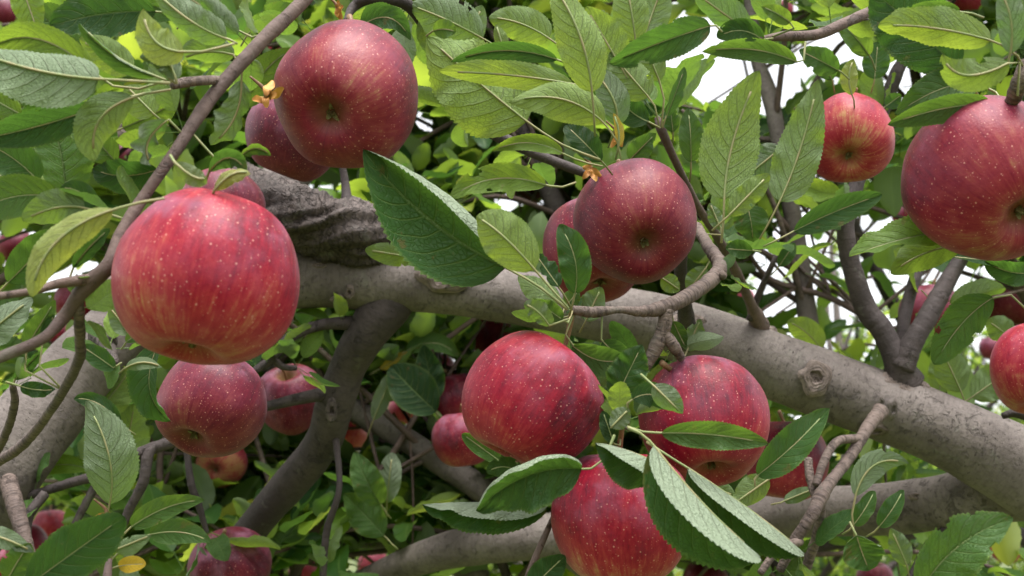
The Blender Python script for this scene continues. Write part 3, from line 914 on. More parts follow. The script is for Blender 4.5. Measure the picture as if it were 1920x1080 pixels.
# centre top
H(948, 502, 681, 280, (-18, 14), 235, .60, roll=-4, fl=6, fr=8, cl=10, cr=165, tone=.20, pet=(1064, 580), rip=.02)
H(1003, 506, 892, 406, (-6, -14), 108, .57, roll=182, fl=10, fr=12, tone=.68, pet=(1066, 578))
H(1024, 347, 842, 374, (-8, -26), 66, .62, roll=12, fl=14, fr=12, tone=.58, pet=(1080, 342))
H(1055, 287, 921, 284, (0, -16), 40, .66, roll=20, tone=.55, pet=(1130, 312))
H(1132, 230, 954, 192, (8, -24), 92, .60, roll=176, fl=18, fr=8, tone=.64, pet=(1165, 300))
H(1075, 158, 822, 134, (0, -8), 62, .63, roll=180, tone=.66)
H(1045, 112, 845, 116, (0, -18), 46, .645, roll=0, tone=.22)
H(988, 228, 800, 68, (0, 4), 195, .67, roll=180, fl=8, fr=8, tone=.6, pet=(1125, 300))
H(1110, 174, 1028, -40, (14, 0), 108, .58, roll=188, fl=18, fr=14, tone=.66)
H(1030, 72, 916, 34, (0, -12), 80, .68, roll=172, tone=.54)
H(946, 98, 930, 46, (0, 0), 32, .68, roll=180, tone=.7)
H(678, 48, 770, 76, (8, -26), 62, .66, roll=-12, tone=.18)
H(812, 58, 855, 60, (0, -4), 42, .64, roll=0, tone=.42)
H(905, 72, 765, 8, (0, 0), 112, .72, roll=170, tone=.42)
H(870, 90, 905, 10, (0, 0), 60, .74, roll=160, tone=.4)
H(784, 484, 684, 468, (0, 0), 50, .625, roll=185, tone=.56)
H(1078, 550, 1048, 421, (14, 0), 78, .60, roll=8, fl=25, fr=25, tone=.25, rip=.22)
H(1048, 538, 1004, 476, (0, 0), 48, .63, roll=20, tone=.18, rip=.22)
H(1128, 302, 1060, 234, (0, 0), 60, .68, roll=30, tone=.12, rip=.12)
H(1154, 236, 1106, 124, (18, 8), 72, .62, roll=200, tone=.30)
H(1166, 128, 1098, 12, (0, 0), 86, .66, roll=180, tone=.58)
H(1192, 78, 1172, -40, (0, 0), 80, .68, roll=180, tone=.58)
H(1206, 74, 1244, -30, (0, 0), 76, .72, roll=170, tone=.48)
H(1332, 48, 1142, 119, (0, -2), 84, .60, roll=4, fl=6, fr=28, tone=.26, pet=(1354, 60))
H(1216, 182, 1143, 98, (0, 0), 84, .66, roll=180, tone=.54, pet=(1236, 236))
H(1236, 152, 1204, 82, (0, 0), 62, .68, roll=180, tone=.5, pet=(1240, 238))
H(1216, 228, 1148, 168, (0, 8), 62, .7, roll=20, tone=.18, pet=(1238, 240))
H(1250, 218, 1284, 126, (0, 0), 46, .7, roll=50, tone=.28, pet=(1242, 240))
H(1494, 116, 1316, 97, (0, -10), 54, .62, roll=10, tone=.4, pet=(1510, 78))
H(1358, 374, 1424, 132, (-14, 8), 128, .6, roll=182, fl=10, fr=14, tone=.58, rip=.06)
H(1366, 404, 1443, 326, (0, 0), 54, .59, roll=188, tone=.62)
H(1462, 378, 1534, 148, (6, 10), 100, .63, roll=176, fl=22, fr=5, tone=.52)
H(1466, 276, 1390, 338, (0, 0), 74, .66, roll=160, tone=.26)
H(1402, 388, 1412, 454, (0, 0), 72, .66, roll=0, tone=.28)
H(1296, 304, 1290, 202, (0, 0), 58, .72, roll=0, tone=.34)
H(1262, 248, 1256, 198, (0, 0), 42, .74, roll=0, tone=.34)
H(1412, 470, 1360, 466, (0, 0), 44, .72, roll=0, tone=.28)
H(1410, 62, 1298, -18, (0, 0), 74, .63, roll=170, tone=.32)
H(1432, 76, 1344, 70, (0, -14), 52, .63, roll=10, tone=.3, pet=(1450, 72))
H(1482, 42, 1428, 12, (0, 0), 36, .62, roll=10, tone=.5)
H(1460, 500, 1490, 455, (0, 0), 32, .9, roll=0, tone=.3)
H(1325, 500, 1290, 545, (0, 0), 46, .8, roll=180, tone=.45)
H(1240, 520, 1275, 545, (0, 0), 40, .8, roll=180, tone=.6)
H(1352, 430, 1330, 380, (0, 0), 32, .8, roll=180, tone=.45)
H(1180, 300, 1230, 250, (0, 0), 50, .74, roll=20, tone=.35)
H(1160, 275, 1150, 212, (5, 0), 22, .6, roll=150, tone=1.0, rip=.25)
# upper right
H(1795, 128, 1638, -16, (0, 0), 150, .6, roll=0, tone=.12)
H(1858, 76, 1646, 48, (0, -14), 92, .55, roll=165, fl=28, fr=12, tone=.64)
H(1800, 22, 1648, 46, (0, -10), 48, .56, roll=0, tone=.38)
H(1893, 118, 1766, 102, (-18, 30), 76, .52, roll=182, fl=10, fr=30, tone=.56, pet=(1908, 180))
H(1894, 100, 1860, -40, (10, 0), 58, .53, roll=182, tone=.30)
H(1855, 194, 1664, 234, (0, -8), 64, .58, roll=10, fl=0, fr=38, tone=.34, pet=(1890, 186))
H(1832, 158, 1678, 216, (0, -16), 86, .6, roll=0, fl=20, tone=.32)
H(1790, 432, 1592, 481, (0, -8), 98, .62, roll=20, fl=20, tone=.52)
H(1806, 460, 1670, 513, (0, -12), 72, .63, roll=172, tone=.56)
H(1488, 434, 1654, 365, (0, -4), 66, .78, roll=10, fr=30, tone=.24)
H(1598, 178, 1601, 110, (-8, 0), 36, .82, roll=180, tone=.72)
H(1640, 148, 1646, 78, (0, 0), 56, .85, roll=0, tone=.28)
H(1630, 104, 1568, 36, (0, 0), 54, .75, roll=10, tone=.4)
H(1572, 132, 1498, 94, (0, 0), 58, .8, roll=0, tone=.34)
H(1560, 150, 1530, 90, (0, 0), 46, .84, roll=0, tone=.3)
H(1890, 492, 1778, 480, (0, 0), 38, .66, roll=20, tone=.15)
H(1940, 508, 1846, 490, (0, 12), 56, .66, roll=0, tone=.26)
H(1940, 90, 1905, 20, (0, 0), 70, .56, roll=0, tone=.2)
H(1660, 200, 1690, 178, (0, 0), 34, .9, roll=0, tone=.3)
# lower left
H(205, 946, 160, 752, (28, 0), 116, .72, roll=182, fl=4, fr=6, tone=.36, pet=(200, 968))
H(226, 792, 138, 748, (0, -14), 40, .74, roll=0, tone=.18)
H(296, 646, 320, 790, (-22, 10), 92, .66, roll=12, fl=40, fr=4, tone=.15)
H(216, 692, 152, 648, (0, 0), 46, .62, roll=0, tone=.28, pet=(228, 680))
H(236, 690, 304, 690, (0, -10), 32, .62, roll=170, tone=.42)
H(242, 628, 204, 574, (0, 0), 44, .7, roll=180, tone=.42)
H(236, 642, 292, 634, (0, -12), 36, .66, roll=0, tone=.42)
H(50, 1100, 234, 968, (4, -4), 118, .52, roll=0, fl=10, fr=14, tone=.20)
H(246, 988, 384, 938, (0, -12), 54, .6, roll=16, tone=.40, pet=(205, 1056))
H(280, 1003, 398, 1018, (0, -10), 56, .62, roll=8, tone=.38, pet=(207, 1052))
H(214, 1032, 284, 1004, (0, 0), 44, .6, roll=170, tone=.48)
H(222, 1062, 274, 1058, (0, -3), 36, .58, roll=0, tone=1.0, pet=(205, 1068))
H(-30, 1000, 64, 1036, (0, -10), 44, .55, roll=180, tone=.36)
H(12, 1090, 56, 1018, (0, 0), 62, .55, roll=0, tone=.38)
H(38, 724, 104, 730, (0, 4), 34, .6, roll=10, tone=.22, rip=.2)
H(28, 712, 78, 658, (0, 0), 34, .62, roll=20, tone=.25, rip=.15)
H(178, 780, 248, 688, (0, 0), 86, .96, roll=180, tone=.62)
H(232, 870, 252, 756, (0, 0), 86, 1.0, roll=180, tone=.56)
H(168, 880, 54, 892, (0, -16), 46, .95, roll=0, tone=.5)
H(80, 640, 100, 590, (0, 0), 30, .6, roll=0, tone=.35)
# lower middle
H(762, 658, 860, 672, (8, -22), 46, 1.25, roll=0, tone=.42)
H(818, 772, 732, 686, (0, 0), 96, 1.2, roll=0, tone=.08)
H(814, 752, 794, 646, (0, 0), 64, 1.22, roll=0, tone=.08)
H(700, 788, 740, 692, (0, 0), 38, 1.2, roll=180, tone=.35)
H(712, 692, 768, 660, (0, 0), 24, 1.25, roll=0, tone=1.0)
H(714, 946, 664, 848, (0, 0), 66, 1.1, roll=0, tone=.42)
H(720, 1004, 644, 926, (0, 0), 74, 1.1, roll=0, tone=.40)
H(726, 942, 736, 848, (0, 0), 54, 1.12, roll=150, tone=.3)
H(1090, 880, 893, 958, (-4, -30), 145, .57, roll=-8, fl=8, fr=16, cr=120, tone=.22, rip=.14, pet=(1152, 816))
H(1030, 945, 792, 946, (-14, 0), 132, .63, roll=10, fl=5, fr=122, tone=.15, pet=(1075, 930))
H(942, 868, 866, 813, (0, 0), 40, .74, roll=0, tone=.4)
H(978, 888, 912, 886, (0, -12), 46, .63, roll=0, tone=.36)
H(995, 1105, 1060, 1042, (0, 0), 66, .62, roll=0, tone=.22)
H(1225, 836, 1424, 1042, (-6, 6), 215, .53, roll=4, fl=110, fr=6, tone=.24, pet=(1178, 802), rip=.03)
H(1290, 878, 1508, 1037, (2, -6), 155, .57, roll=6, fl=108, fr=6, tone=.20, rip=.03)
H(1252, 880, 1116, 830, (0, -8), 150, .555, roll=0, fl=6, fr=112, tone=.2, pet=(1225, 838))
H(1240, 812, 1441, 832, (0, -6), 68, .56, roll=-4, fl=26, fr=14, tone=.34, pet=(1176, 800))
H(1420, 892, 1555, 765, (0, 2), 84, .6, roll=8, fl=6, fr=22, tone=.30, pet=(1416, 912))
H(1442, 898, 1372, 948, (0, 0), 62, .62, roll=172, tone=.52)
H(1152, 752, 1204, 646, (0, 0), 90, .62, roll=0, fl=38, fr=22, tone=.2, rip=.16)
H(1186, 748, 1244, 768, (8, -18), 56, .58, roll=0, tone=.10)
H(1224, 722, 1280, 776, (0, 0), 54, .565, roll=184, tone=.34)
H(1146, 802, 1180, 766, (0, 0), 46, .58, roll=180, tone=.42, rip=.2)
H(1130, 770, 1165, 720, (0, 0), 56, .63, roll=20, tone=.12, rip=.15)
H(1150, 830, 1130, 770, (0, 0), 40, .6, roll=20, tone=.1)
H(1074, 648, 1178, 668, (0, 18), 76, .64, roll=14, tone=.36)
H(1130, 640, 1180, 690, (0, 0), 60, .65, roll=0, tone=.3)
H(1032, 612, 982, 570, (0, -8), 46, .6, roll=150, rip=.25, tone=.42, pet=(1066, 598))
H(1055, 600, 1000, 560, (0, 0), 46, .62, roll=10, rip=.2, tone=.4)
H(1098, 602, 1128, 538, (0, 0), 56, .68, roll=180, tone=.48)
H(1060, 575, 1085, 545, (0, 0), 40, .67, roll=0, tone=.45)
H(1288, 658, 1314, 598, (0, 0), 44, .7, roll=165, rip=.15, tone=.38)
H(1262, 602, 1286, 652, (0, 0), 34, .7, roll=0, tone=.38)
H(1540, 654, 1476, 603, (0, -8), 60, 1.05, roll=180, tone=.62)
H(1310, 905, 1380, 930, (0, 0), 50, .75, roll=180, tone=.55)
# lower right
H(1862, 558, 1751, 684, (0, -14), 92, .62, roll=8, fl=6, fr=24, tone=.36, pet=(1926, 582))
H(1802, 735, 1764, 652, (0, 0), 78, .95, roll=180, tone=.56)
H(1822, 745, 1905, 686, (0, 0), 74, .98, roll=180, tone=.52)
H(1760, 740, 1770, 660, (0, 0), 60, 1.0, roll=180, tone=.55)
H(1604, 930, 1704, 869, (-12, -28), 58, .62, roll=182, tone=.38, pet=(1602, 1006))
H(1606, 1004, 1630, 1070, (0, 0), 96, .6, roll=0, tone=.34)
H(1728, 1108, 1900, 972, (-22, -20), 128, .52, roll=0, fl=50, fr=4, tone=.36)
H(1648, 988, 1694, 918, (0, 0), 44, .7, roll=0, tone=.28)
H(1600, 985, 1640, 920, (0, 0), 40, .72, roll=0, tone=.3)
H(1700, 1060, 1670, 990, (0, 0), 50, .9, roll=180, tone=.5)
H(1470, 940, 1530, 915, (0, 0), 30, .85, roll=180, tone=.5)
H(1900, 640, 1850, 600, (0, 0), 60, 1.0, roll=180, tone=.5)


# ------------------------------------------------------------------ apples
APPLE_PROF = [(0, .46), (.06, .47), (.13, .55), (.22, .70), (.33, .80), (.46, .83), (.60, .775), (.74, .67), (.86, .52), (.95, .32), (.995, .10), (.995, -.13), (.945, -.36),
              (.85, -.56), (.72, -.72), (.57, -.83), (.43, -.875), (.31, -.86), (.21, -.79), (.13, -.73), (.06, -.71), (0, -.70)]


def apple_mesh(seed, rings=56, seg=72, lob=0.028, cone=0.0, cleft=0.0):
    rs = random.Random(seed)
    pr = cr_spline(np.array(APPLE_PROF), rings)
    pr[:, 0] = np.maximum(pr[:, 0], 0)
    V = []
    ph5, sk, sa = rs.uniform(0, 6.28), rs.uniform(.04, .12), rs.uniform(0, 6.28)
    for i in range(1, rings - 1):
        r, z = pr[i]
        for k in range(seg):
            a = k / seg * 2 * math.pi
            f = 1 + lob * math.cos(5 * a + ph5) * max(0, min(1, (-z + .1) * 1.1)) + lob * .5 * math.cos(5 * a + ph5 + .6) * max(0, min(1, z + .0))
            f *= 1 + .085 * noise.noise(Vector((math.cos(a) * .9 + seed * 7.3, math.sin(a) * .9, z * .8)))
            f *= 1 + .012 * noise.noise(Vector((math.cos(a) * 2.6 + seed * 3.3, math.sin(a) * 2.6, z * 2)))
            f *= 1 + cone * z
            zz = z * (1 + sk * math.cos(a + sa) * r)
            if cleft:
                da = (a - sa + math.pi) % (2 * math.pi) - math.pi
                cut = math.exp(-(da / .16) ** 2) * max(0, min(1, (z + .1) * 1.6)) * cleft
                f *= 1 - cut
                zz -= cut * .35
            V.append((r * f * math.cos(a), r * f * math.sin(a), zz))
    n = rings - 2
    F = []
    for i in range(n - 1):
        for k in range(seg):
            k2 = (k + 1) % seg
            F.append((i * seg + k, (i + 1) * seg + k, (i + 1) * seg + k2, i * seg + k2))
    V += [(0, 0, pr[0, 1]), (0, 0, pr[-1, 1])]
    for k in range(seg):
        k2 = (k + 1) % seg
        F.append((len(V) - 2, k, k2))
        F.append((len(V) - 1, (n - 1) * seg + k2, (n - 1) * seg + k))
    return mesh_from('apple', np.array(V), F, [M_APPLE])


def calyx_mesh(seed):
    """five dry curled sepals with a tuft of stamens"""
    rs = random.Random(seed)
    V, F = [], []
    for s in range(5):
        a0 = s / 5 * 6.283 + rs.uniform(-.2, .2)
        ln, w = rs.uniform(.15, .21), rs.uniform(.030, .045)
        lean = rs.uniform(.2, 1.0)
        b = len(V)
        for i in range(6):
            t = i / 5
            rr = .035 + ln * t * lean * .75 - .05 * t * t * (1 - lean)
            zz = -.70 - ln * .75 * t + .11 * lean * t * t
            ww = w * (1 - t) ** .7 + .004
            for sg in (-1, 0, 1):
                aa = a0
                V.append((rr * math.cos(aa) - sg * ww * math.sin(aa), rr * math.sin(aa) + sg * ww * math.cos(aa), zz - abs(sg) * .012 + rs.uniform(-.006, .006)))
        for i in range(5):
            for j in range(2):
                q = b + i * 3 + j
                F.append((q, q + 1, q + 4, q + 3))
    for s in range(9):
        a0 = rs.uniform(0, 6.283)
        r0, r1 = rs.uniform(.0, .035), rs.uniform(.02, .07)
        b = len(V)
        for t in (0, 1):
            for k in range(3):
                aa = k / 3 * 6.283
                V.append((math.cos(a0) * (r0 + (r1 - r0) * t) + .006 * math.cos(aa), math.sin(a0) * (r0 + (r1 - r0) * t) + .006 * math.sin(aa), -.69 - .13 * t))
        for k in range(3):
            F.append((b + k, b + (k + 1) % 3, b + 3 + (k + 1) % 3, b + 3 + k))
    return mesh_from('calyx', np.array(V), F, [M_SEPAL])


HERO_MESH = {}
FAR_MESH = [apple_mesh(200 + i, 26, 32, .02) for i in range(4)]
CALYX = [calyx_mesh(i) for i in range(3)]
napple = 0


def apple(x, y, rx, diam, cal, label, wine=0.0, pale=0.0, squash=1.0, stem_to=None, hero=True, cone=0.0, cleft=0.0, group='apples hanging in the tree', stem=True, spin=None):
    """an apple of a given diameter (m) whose outline has half-width rx in the photo"""
    global napple
    napple += 1
    rs = random.Random(napple * 5 + 1)
    rad = diam / 2
    d = FPX * rad / rx
    loc = P(x, y, d)
    ax = -camvec(cal)                                     # +z of the apple = stem end
    q = ax.to_track_quat('Z', 'Y') @ Matrix.Rotation(rs.uniform(0, 6.28) if spin is None else spin, 3, 'Z').to_quaternion()
    me = apple_mesh(napple, cone=cone, cleft=cleft) if hero else FAR_MESH[napple % 4]
    sc = Vector((rad, rad, rad * squash))
    o = add('apple', me, None, loc, q, sc, label=label, category='apple', group=group, wine=wine, pale=pale)

    def child(name, m, **kw):
        c = bpy.data.objects.new(name, m)
        c.parent = o
        COL.objects.link(c)
        return c
    child('calyx', CALYX[napple % 3])
    if stem:
        inv = (Matrix.Translation(loc) @ q.to_matrix().to_4x4() @ Matrix.Diagonal((*sc, 1))).inverted()
        if stem_to is not None:
            e = inv @ P(*stem_to)
        else:
            e = Vector((rs.uniform(-.2, .2), rs.uniform(-.2, .2), 1.12))
        m1 = Vector((e.x * .25, e.y * .25, .46 + (e.z - .46) * .5))
        k = 1.0
        rows = [(0, 0, .44, .05), (*m1, .036), (*e, .050)]
        V, F, UV = tube(rows, step=.05, ring=8, lump=.1, lump_scale=8, seed=napple)
        child('stem', mesh_from('stem', np.array(V), F, [M_STEM], UV))
    return o, d


G_NEAR, G_FAR = 'ripe apples near the path', 'apples deeper among the branches'
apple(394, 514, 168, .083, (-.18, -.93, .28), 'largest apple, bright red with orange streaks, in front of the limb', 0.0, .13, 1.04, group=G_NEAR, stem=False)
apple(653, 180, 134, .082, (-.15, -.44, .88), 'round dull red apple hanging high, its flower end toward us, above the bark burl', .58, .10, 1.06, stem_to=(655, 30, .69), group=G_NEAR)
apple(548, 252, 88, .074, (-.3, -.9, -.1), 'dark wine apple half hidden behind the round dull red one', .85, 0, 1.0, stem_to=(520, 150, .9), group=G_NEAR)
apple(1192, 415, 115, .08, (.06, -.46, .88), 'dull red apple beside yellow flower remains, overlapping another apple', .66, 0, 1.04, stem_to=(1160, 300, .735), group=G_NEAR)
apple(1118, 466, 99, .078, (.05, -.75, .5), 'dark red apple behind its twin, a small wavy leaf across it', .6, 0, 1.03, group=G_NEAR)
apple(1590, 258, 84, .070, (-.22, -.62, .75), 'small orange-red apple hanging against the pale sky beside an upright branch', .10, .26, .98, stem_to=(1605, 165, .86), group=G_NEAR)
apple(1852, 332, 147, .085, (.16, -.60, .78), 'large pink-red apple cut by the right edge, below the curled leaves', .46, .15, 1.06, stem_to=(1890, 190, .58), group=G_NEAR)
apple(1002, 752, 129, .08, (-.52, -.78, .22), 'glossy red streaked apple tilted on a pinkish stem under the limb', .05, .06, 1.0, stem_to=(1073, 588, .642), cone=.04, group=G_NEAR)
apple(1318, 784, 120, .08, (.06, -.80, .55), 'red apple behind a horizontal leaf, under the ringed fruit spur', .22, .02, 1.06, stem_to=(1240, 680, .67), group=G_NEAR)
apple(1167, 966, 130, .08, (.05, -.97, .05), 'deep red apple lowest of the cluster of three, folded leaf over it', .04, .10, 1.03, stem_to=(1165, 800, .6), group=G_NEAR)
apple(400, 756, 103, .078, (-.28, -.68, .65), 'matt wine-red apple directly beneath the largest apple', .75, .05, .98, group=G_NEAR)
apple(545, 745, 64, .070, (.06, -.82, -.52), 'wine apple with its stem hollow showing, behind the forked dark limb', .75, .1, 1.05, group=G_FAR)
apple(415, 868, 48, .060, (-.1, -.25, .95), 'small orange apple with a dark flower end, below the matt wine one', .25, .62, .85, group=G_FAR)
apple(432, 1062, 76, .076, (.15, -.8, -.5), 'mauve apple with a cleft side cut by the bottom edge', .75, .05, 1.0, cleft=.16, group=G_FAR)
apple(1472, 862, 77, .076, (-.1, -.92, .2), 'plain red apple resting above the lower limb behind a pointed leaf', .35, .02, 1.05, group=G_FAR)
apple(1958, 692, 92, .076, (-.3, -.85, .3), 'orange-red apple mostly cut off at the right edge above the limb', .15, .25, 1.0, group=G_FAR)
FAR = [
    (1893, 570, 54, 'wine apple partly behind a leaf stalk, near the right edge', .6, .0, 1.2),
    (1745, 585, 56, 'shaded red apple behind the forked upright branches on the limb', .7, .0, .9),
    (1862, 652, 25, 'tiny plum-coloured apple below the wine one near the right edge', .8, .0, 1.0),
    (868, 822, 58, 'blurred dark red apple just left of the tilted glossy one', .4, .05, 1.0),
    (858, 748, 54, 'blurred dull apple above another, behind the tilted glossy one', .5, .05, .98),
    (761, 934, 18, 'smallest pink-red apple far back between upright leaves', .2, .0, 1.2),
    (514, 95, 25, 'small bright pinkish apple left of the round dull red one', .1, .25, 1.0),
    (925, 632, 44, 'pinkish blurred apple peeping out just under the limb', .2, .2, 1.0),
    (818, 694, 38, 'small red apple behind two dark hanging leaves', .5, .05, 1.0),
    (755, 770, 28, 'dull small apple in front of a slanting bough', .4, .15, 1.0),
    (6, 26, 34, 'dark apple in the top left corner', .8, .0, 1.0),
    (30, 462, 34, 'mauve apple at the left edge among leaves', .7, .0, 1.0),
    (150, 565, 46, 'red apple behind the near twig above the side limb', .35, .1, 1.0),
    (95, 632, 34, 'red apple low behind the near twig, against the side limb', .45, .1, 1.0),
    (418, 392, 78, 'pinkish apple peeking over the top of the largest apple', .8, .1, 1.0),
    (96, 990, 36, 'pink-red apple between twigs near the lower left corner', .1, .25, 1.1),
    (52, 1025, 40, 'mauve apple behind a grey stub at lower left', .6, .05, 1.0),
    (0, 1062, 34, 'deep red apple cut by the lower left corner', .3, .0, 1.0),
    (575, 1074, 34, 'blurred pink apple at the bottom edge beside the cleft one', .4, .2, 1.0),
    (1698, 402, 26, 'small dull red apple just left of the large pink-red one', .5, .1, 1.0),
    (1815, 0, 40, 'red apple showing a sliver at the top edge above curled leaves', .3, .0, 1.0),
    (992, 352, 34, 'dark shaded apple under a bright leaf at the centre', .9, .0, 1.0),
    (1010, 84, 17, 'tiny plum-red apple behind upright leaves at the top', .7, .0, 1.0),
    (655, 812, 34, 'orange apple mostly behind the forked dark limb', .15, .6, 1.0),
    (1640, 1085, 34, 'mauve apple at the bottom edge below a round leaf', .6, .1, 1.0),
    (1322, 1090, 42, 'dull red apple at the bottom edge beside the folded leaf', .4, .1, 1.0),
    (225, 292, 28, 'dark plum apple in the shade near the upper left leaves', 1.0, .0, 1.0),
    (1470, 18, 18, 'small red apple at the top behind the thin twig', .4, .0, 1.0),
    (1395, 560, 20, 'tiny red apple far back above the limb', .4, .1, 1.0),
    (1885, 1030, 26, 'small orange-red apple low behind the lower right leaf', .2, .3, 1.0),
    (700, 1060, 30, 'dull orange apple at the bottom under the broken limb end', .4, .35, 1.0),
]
FAR_APPLE_LOC = []
for i, (x, y, rx, lab, wn_, pl, s) in enumerate(FAR):
    rs = random.Random(900 + i)
    diam = .07 * s * rs.uniform(.92, 1.05)
    if rx < 22:
        diam = .055 * s
    if lab.startswith('pinkish apple peeking'):
        diam = .070
    cv = (rs.uniform(-.35, .35), -1.0, rs.uniform(-.1, .6))
    o, d = apple(x, y, rx, diam, cv, lab, wn_, pl, rs.uniform(.95, 1.08), hero=False, group=G_FAR)
    FAR_APPLE_LOC.append((x, y, rx, d))


# withered flower remains
def withered(x, y, d, s, label, seed):
    rs = random.Random(seed)
    root = add('withered_blossom', None, None, P(x, y, d), label=label, category='blossom', group='dried flower remains')
    for k in range(5):
        a = rs.uniform(0, 6.28)
        V, F = [], []
        ln, w = s * rs.uniform(.7, 1.2), s * rs.uniform(.16, .3)
        dr = camvec((math.cos(a), math.sin(a) - .4, rs.uniform(-.2, .8)))
        side = dr.cross(FWD).normalized()
        up = side.cross(dr)
        for i in range(7):
            t = i / 6
            c = dr * ln * t + up * math.sin(t * 3 + k) * ln * .22
            ww = w * math.sin(math.pi * min(.95, t * .9 + .08)) ** .7
            for j in (-1, 0, 1):
                V.append(c + side * ww * j + up * (abs(j) * ww * .8 * math.sin(t * 5 + k)))
        for i in range(6):
            for j in range(2):
                q = i * 3 + j
                F.append((q, q + 1, q + 4, q + 3))
        add('petal', mesh_from('petal', np.array(V), F, [M_DRY]), root, root.location)
    rows = [(0, 0, 0, s * .16), (*(camvec((-.3, .9, 0)) * s * .5), s * .13), (*(camvec((-.8, 1.0, .1)) * s * 1.5), s * .06)]
    V, F, UV = tube(rows, step=s * .1, ring=8, lump=0)
    add('stalk', mesh_from('stalk', np.array(V), F, [M_STEM], UV), root, root.location)
    return root


withered(500, 182, .60, .0095, 'tan withered blossom with a dark stalk beside the round dull red apple', 1)
withered(1108, 316, .70, .0085, 'orange-yellow withered petals at the top of an apple beneath pale leaf stalks', 2)
withered(1158, 255, .66, .0075, 'upright yellow withered petal among pale leaf stalks', 3)
withered(632, 16, .68, .0070, 'rusty withered blossom at the top of the frame above a round apple', 4)
withered(200, 964, .72, .0085, 'yellow withered petals at the foot of a hanging grey-green leaf', 5)


# ------------------------------------------------------------------ leaves farther in
def leaf_variant(seed, nu, nv, teeth, tone):
    """a leaf about 1 long, base at the origin, along +x, upper side +z, with a stalk"""
    rs = random.Random(seed)
    u = np.linspace(0, 1, nu + 1)
    bend, side = rs.uniform(-.35, .45), rs.uniform(-.10, .10)
    mid = np.stack([u * (1 - abs(bend) * .15), side * np.sin(u * 2.2), -bend * u ** 2 * .6 + .06 * np.sin(u * 5 + seed)], 1)
    mid[:, 0] += .30
    nrm = np.zeros_like(mid)
    tw = rs.uniform(-.7, .7)
    nrm[:, 2] = np.cos(tw * u)
    nrm[:, 1] = np.sin(tw * u)
    W = rs.uniform(.46, .62)
    V, F, UV = leaf_surface(mid, nrm, W, rs.uniform(0, 32), rs.uniform(0, 32), rs.choice([0, 0, 20, 60]), rs.choice([0, 0, 20, 60]), rs.uniform(.02, .12), seed, nu, nv, teeth)
    # stalk: a flat-sided spike
    b = len(V)
    st = []
    for i, t in enumerate((0, 1)):
        for k in range(3):
            a = k * 2.094
            st.append((t * .32, .011 * math.cos(a), .011 * math.sin(a) + .02 * (1 - t)))
    V = np.vstack([V, st])
    F = np.vstack([F, [[b + k, b + (k + 1) % 3, b + 3 + (k + 1) % 3, b + 3 + k] for k in range(3)]])
    UV = np.vstack([UV, np.zeros((6, 2))])
    return V, F, UV, tone


def tone_pick(rs):
    r = rs.random()
    if r < .012:
        return 1.0
    if r < .05:
        return rs.uniform(.72, .85)
    return min(.7, max(.05, rs.gauss(.45, .14)))


vr = random.Random(77)
MIDV = [leaf_variant(300 + i, 18, 4, 1, tone_pick(vr)) for i in range(28)]
MIDM = [mesh_from('leaf', V, F, [M_LEAF_FAR], UV, tone=t) for V, F, UV, t in MIDV]
LOWV = [leaf_variant(400 + i, 6, 2, 0, min(.82, tone_pick(vr) + .05)) for i in range(24)]
LOWM = [mesh_from('leaf', V, F, [M_LEAF_FAR], UV, tone=t) for V, F, UV, t in LOWV]


def rosette(rs, pos, axis, n, size, out):
    """leaves fanned round a spur tip; appends (4x3 basis, variant)"""
    axis = axis.normalized()
    a0 = rs.uniform(0, 6.28)
    ref = axis.orthogonal().normalized()
    for k in range(n):
        a = a0 + k * 2.4 + rs.uniform(-.3, .3)
        radial = (Matrix.Rotation(a, 3, axis) @ ref)
        el = rs.uniform(.05, 1.0)
        dr = (radial * math.cos(el) + axis * math.sin(el) + Vector((0, 0, rs.uniform(-.25, .1)))).normalized()
        up = (axis * .6 + Vector((rs.uniform(-.5, .5), rs.uniform(-.5, .5), .8))).normalized()
        up = (up - dr * up.dot(dr)).normalized()
        y = up.cross(dr)
        s = size * rs.uniform(.65, 1.15)
        out.append((pos + radial * .002, dr, y, up, s, rs.random()))


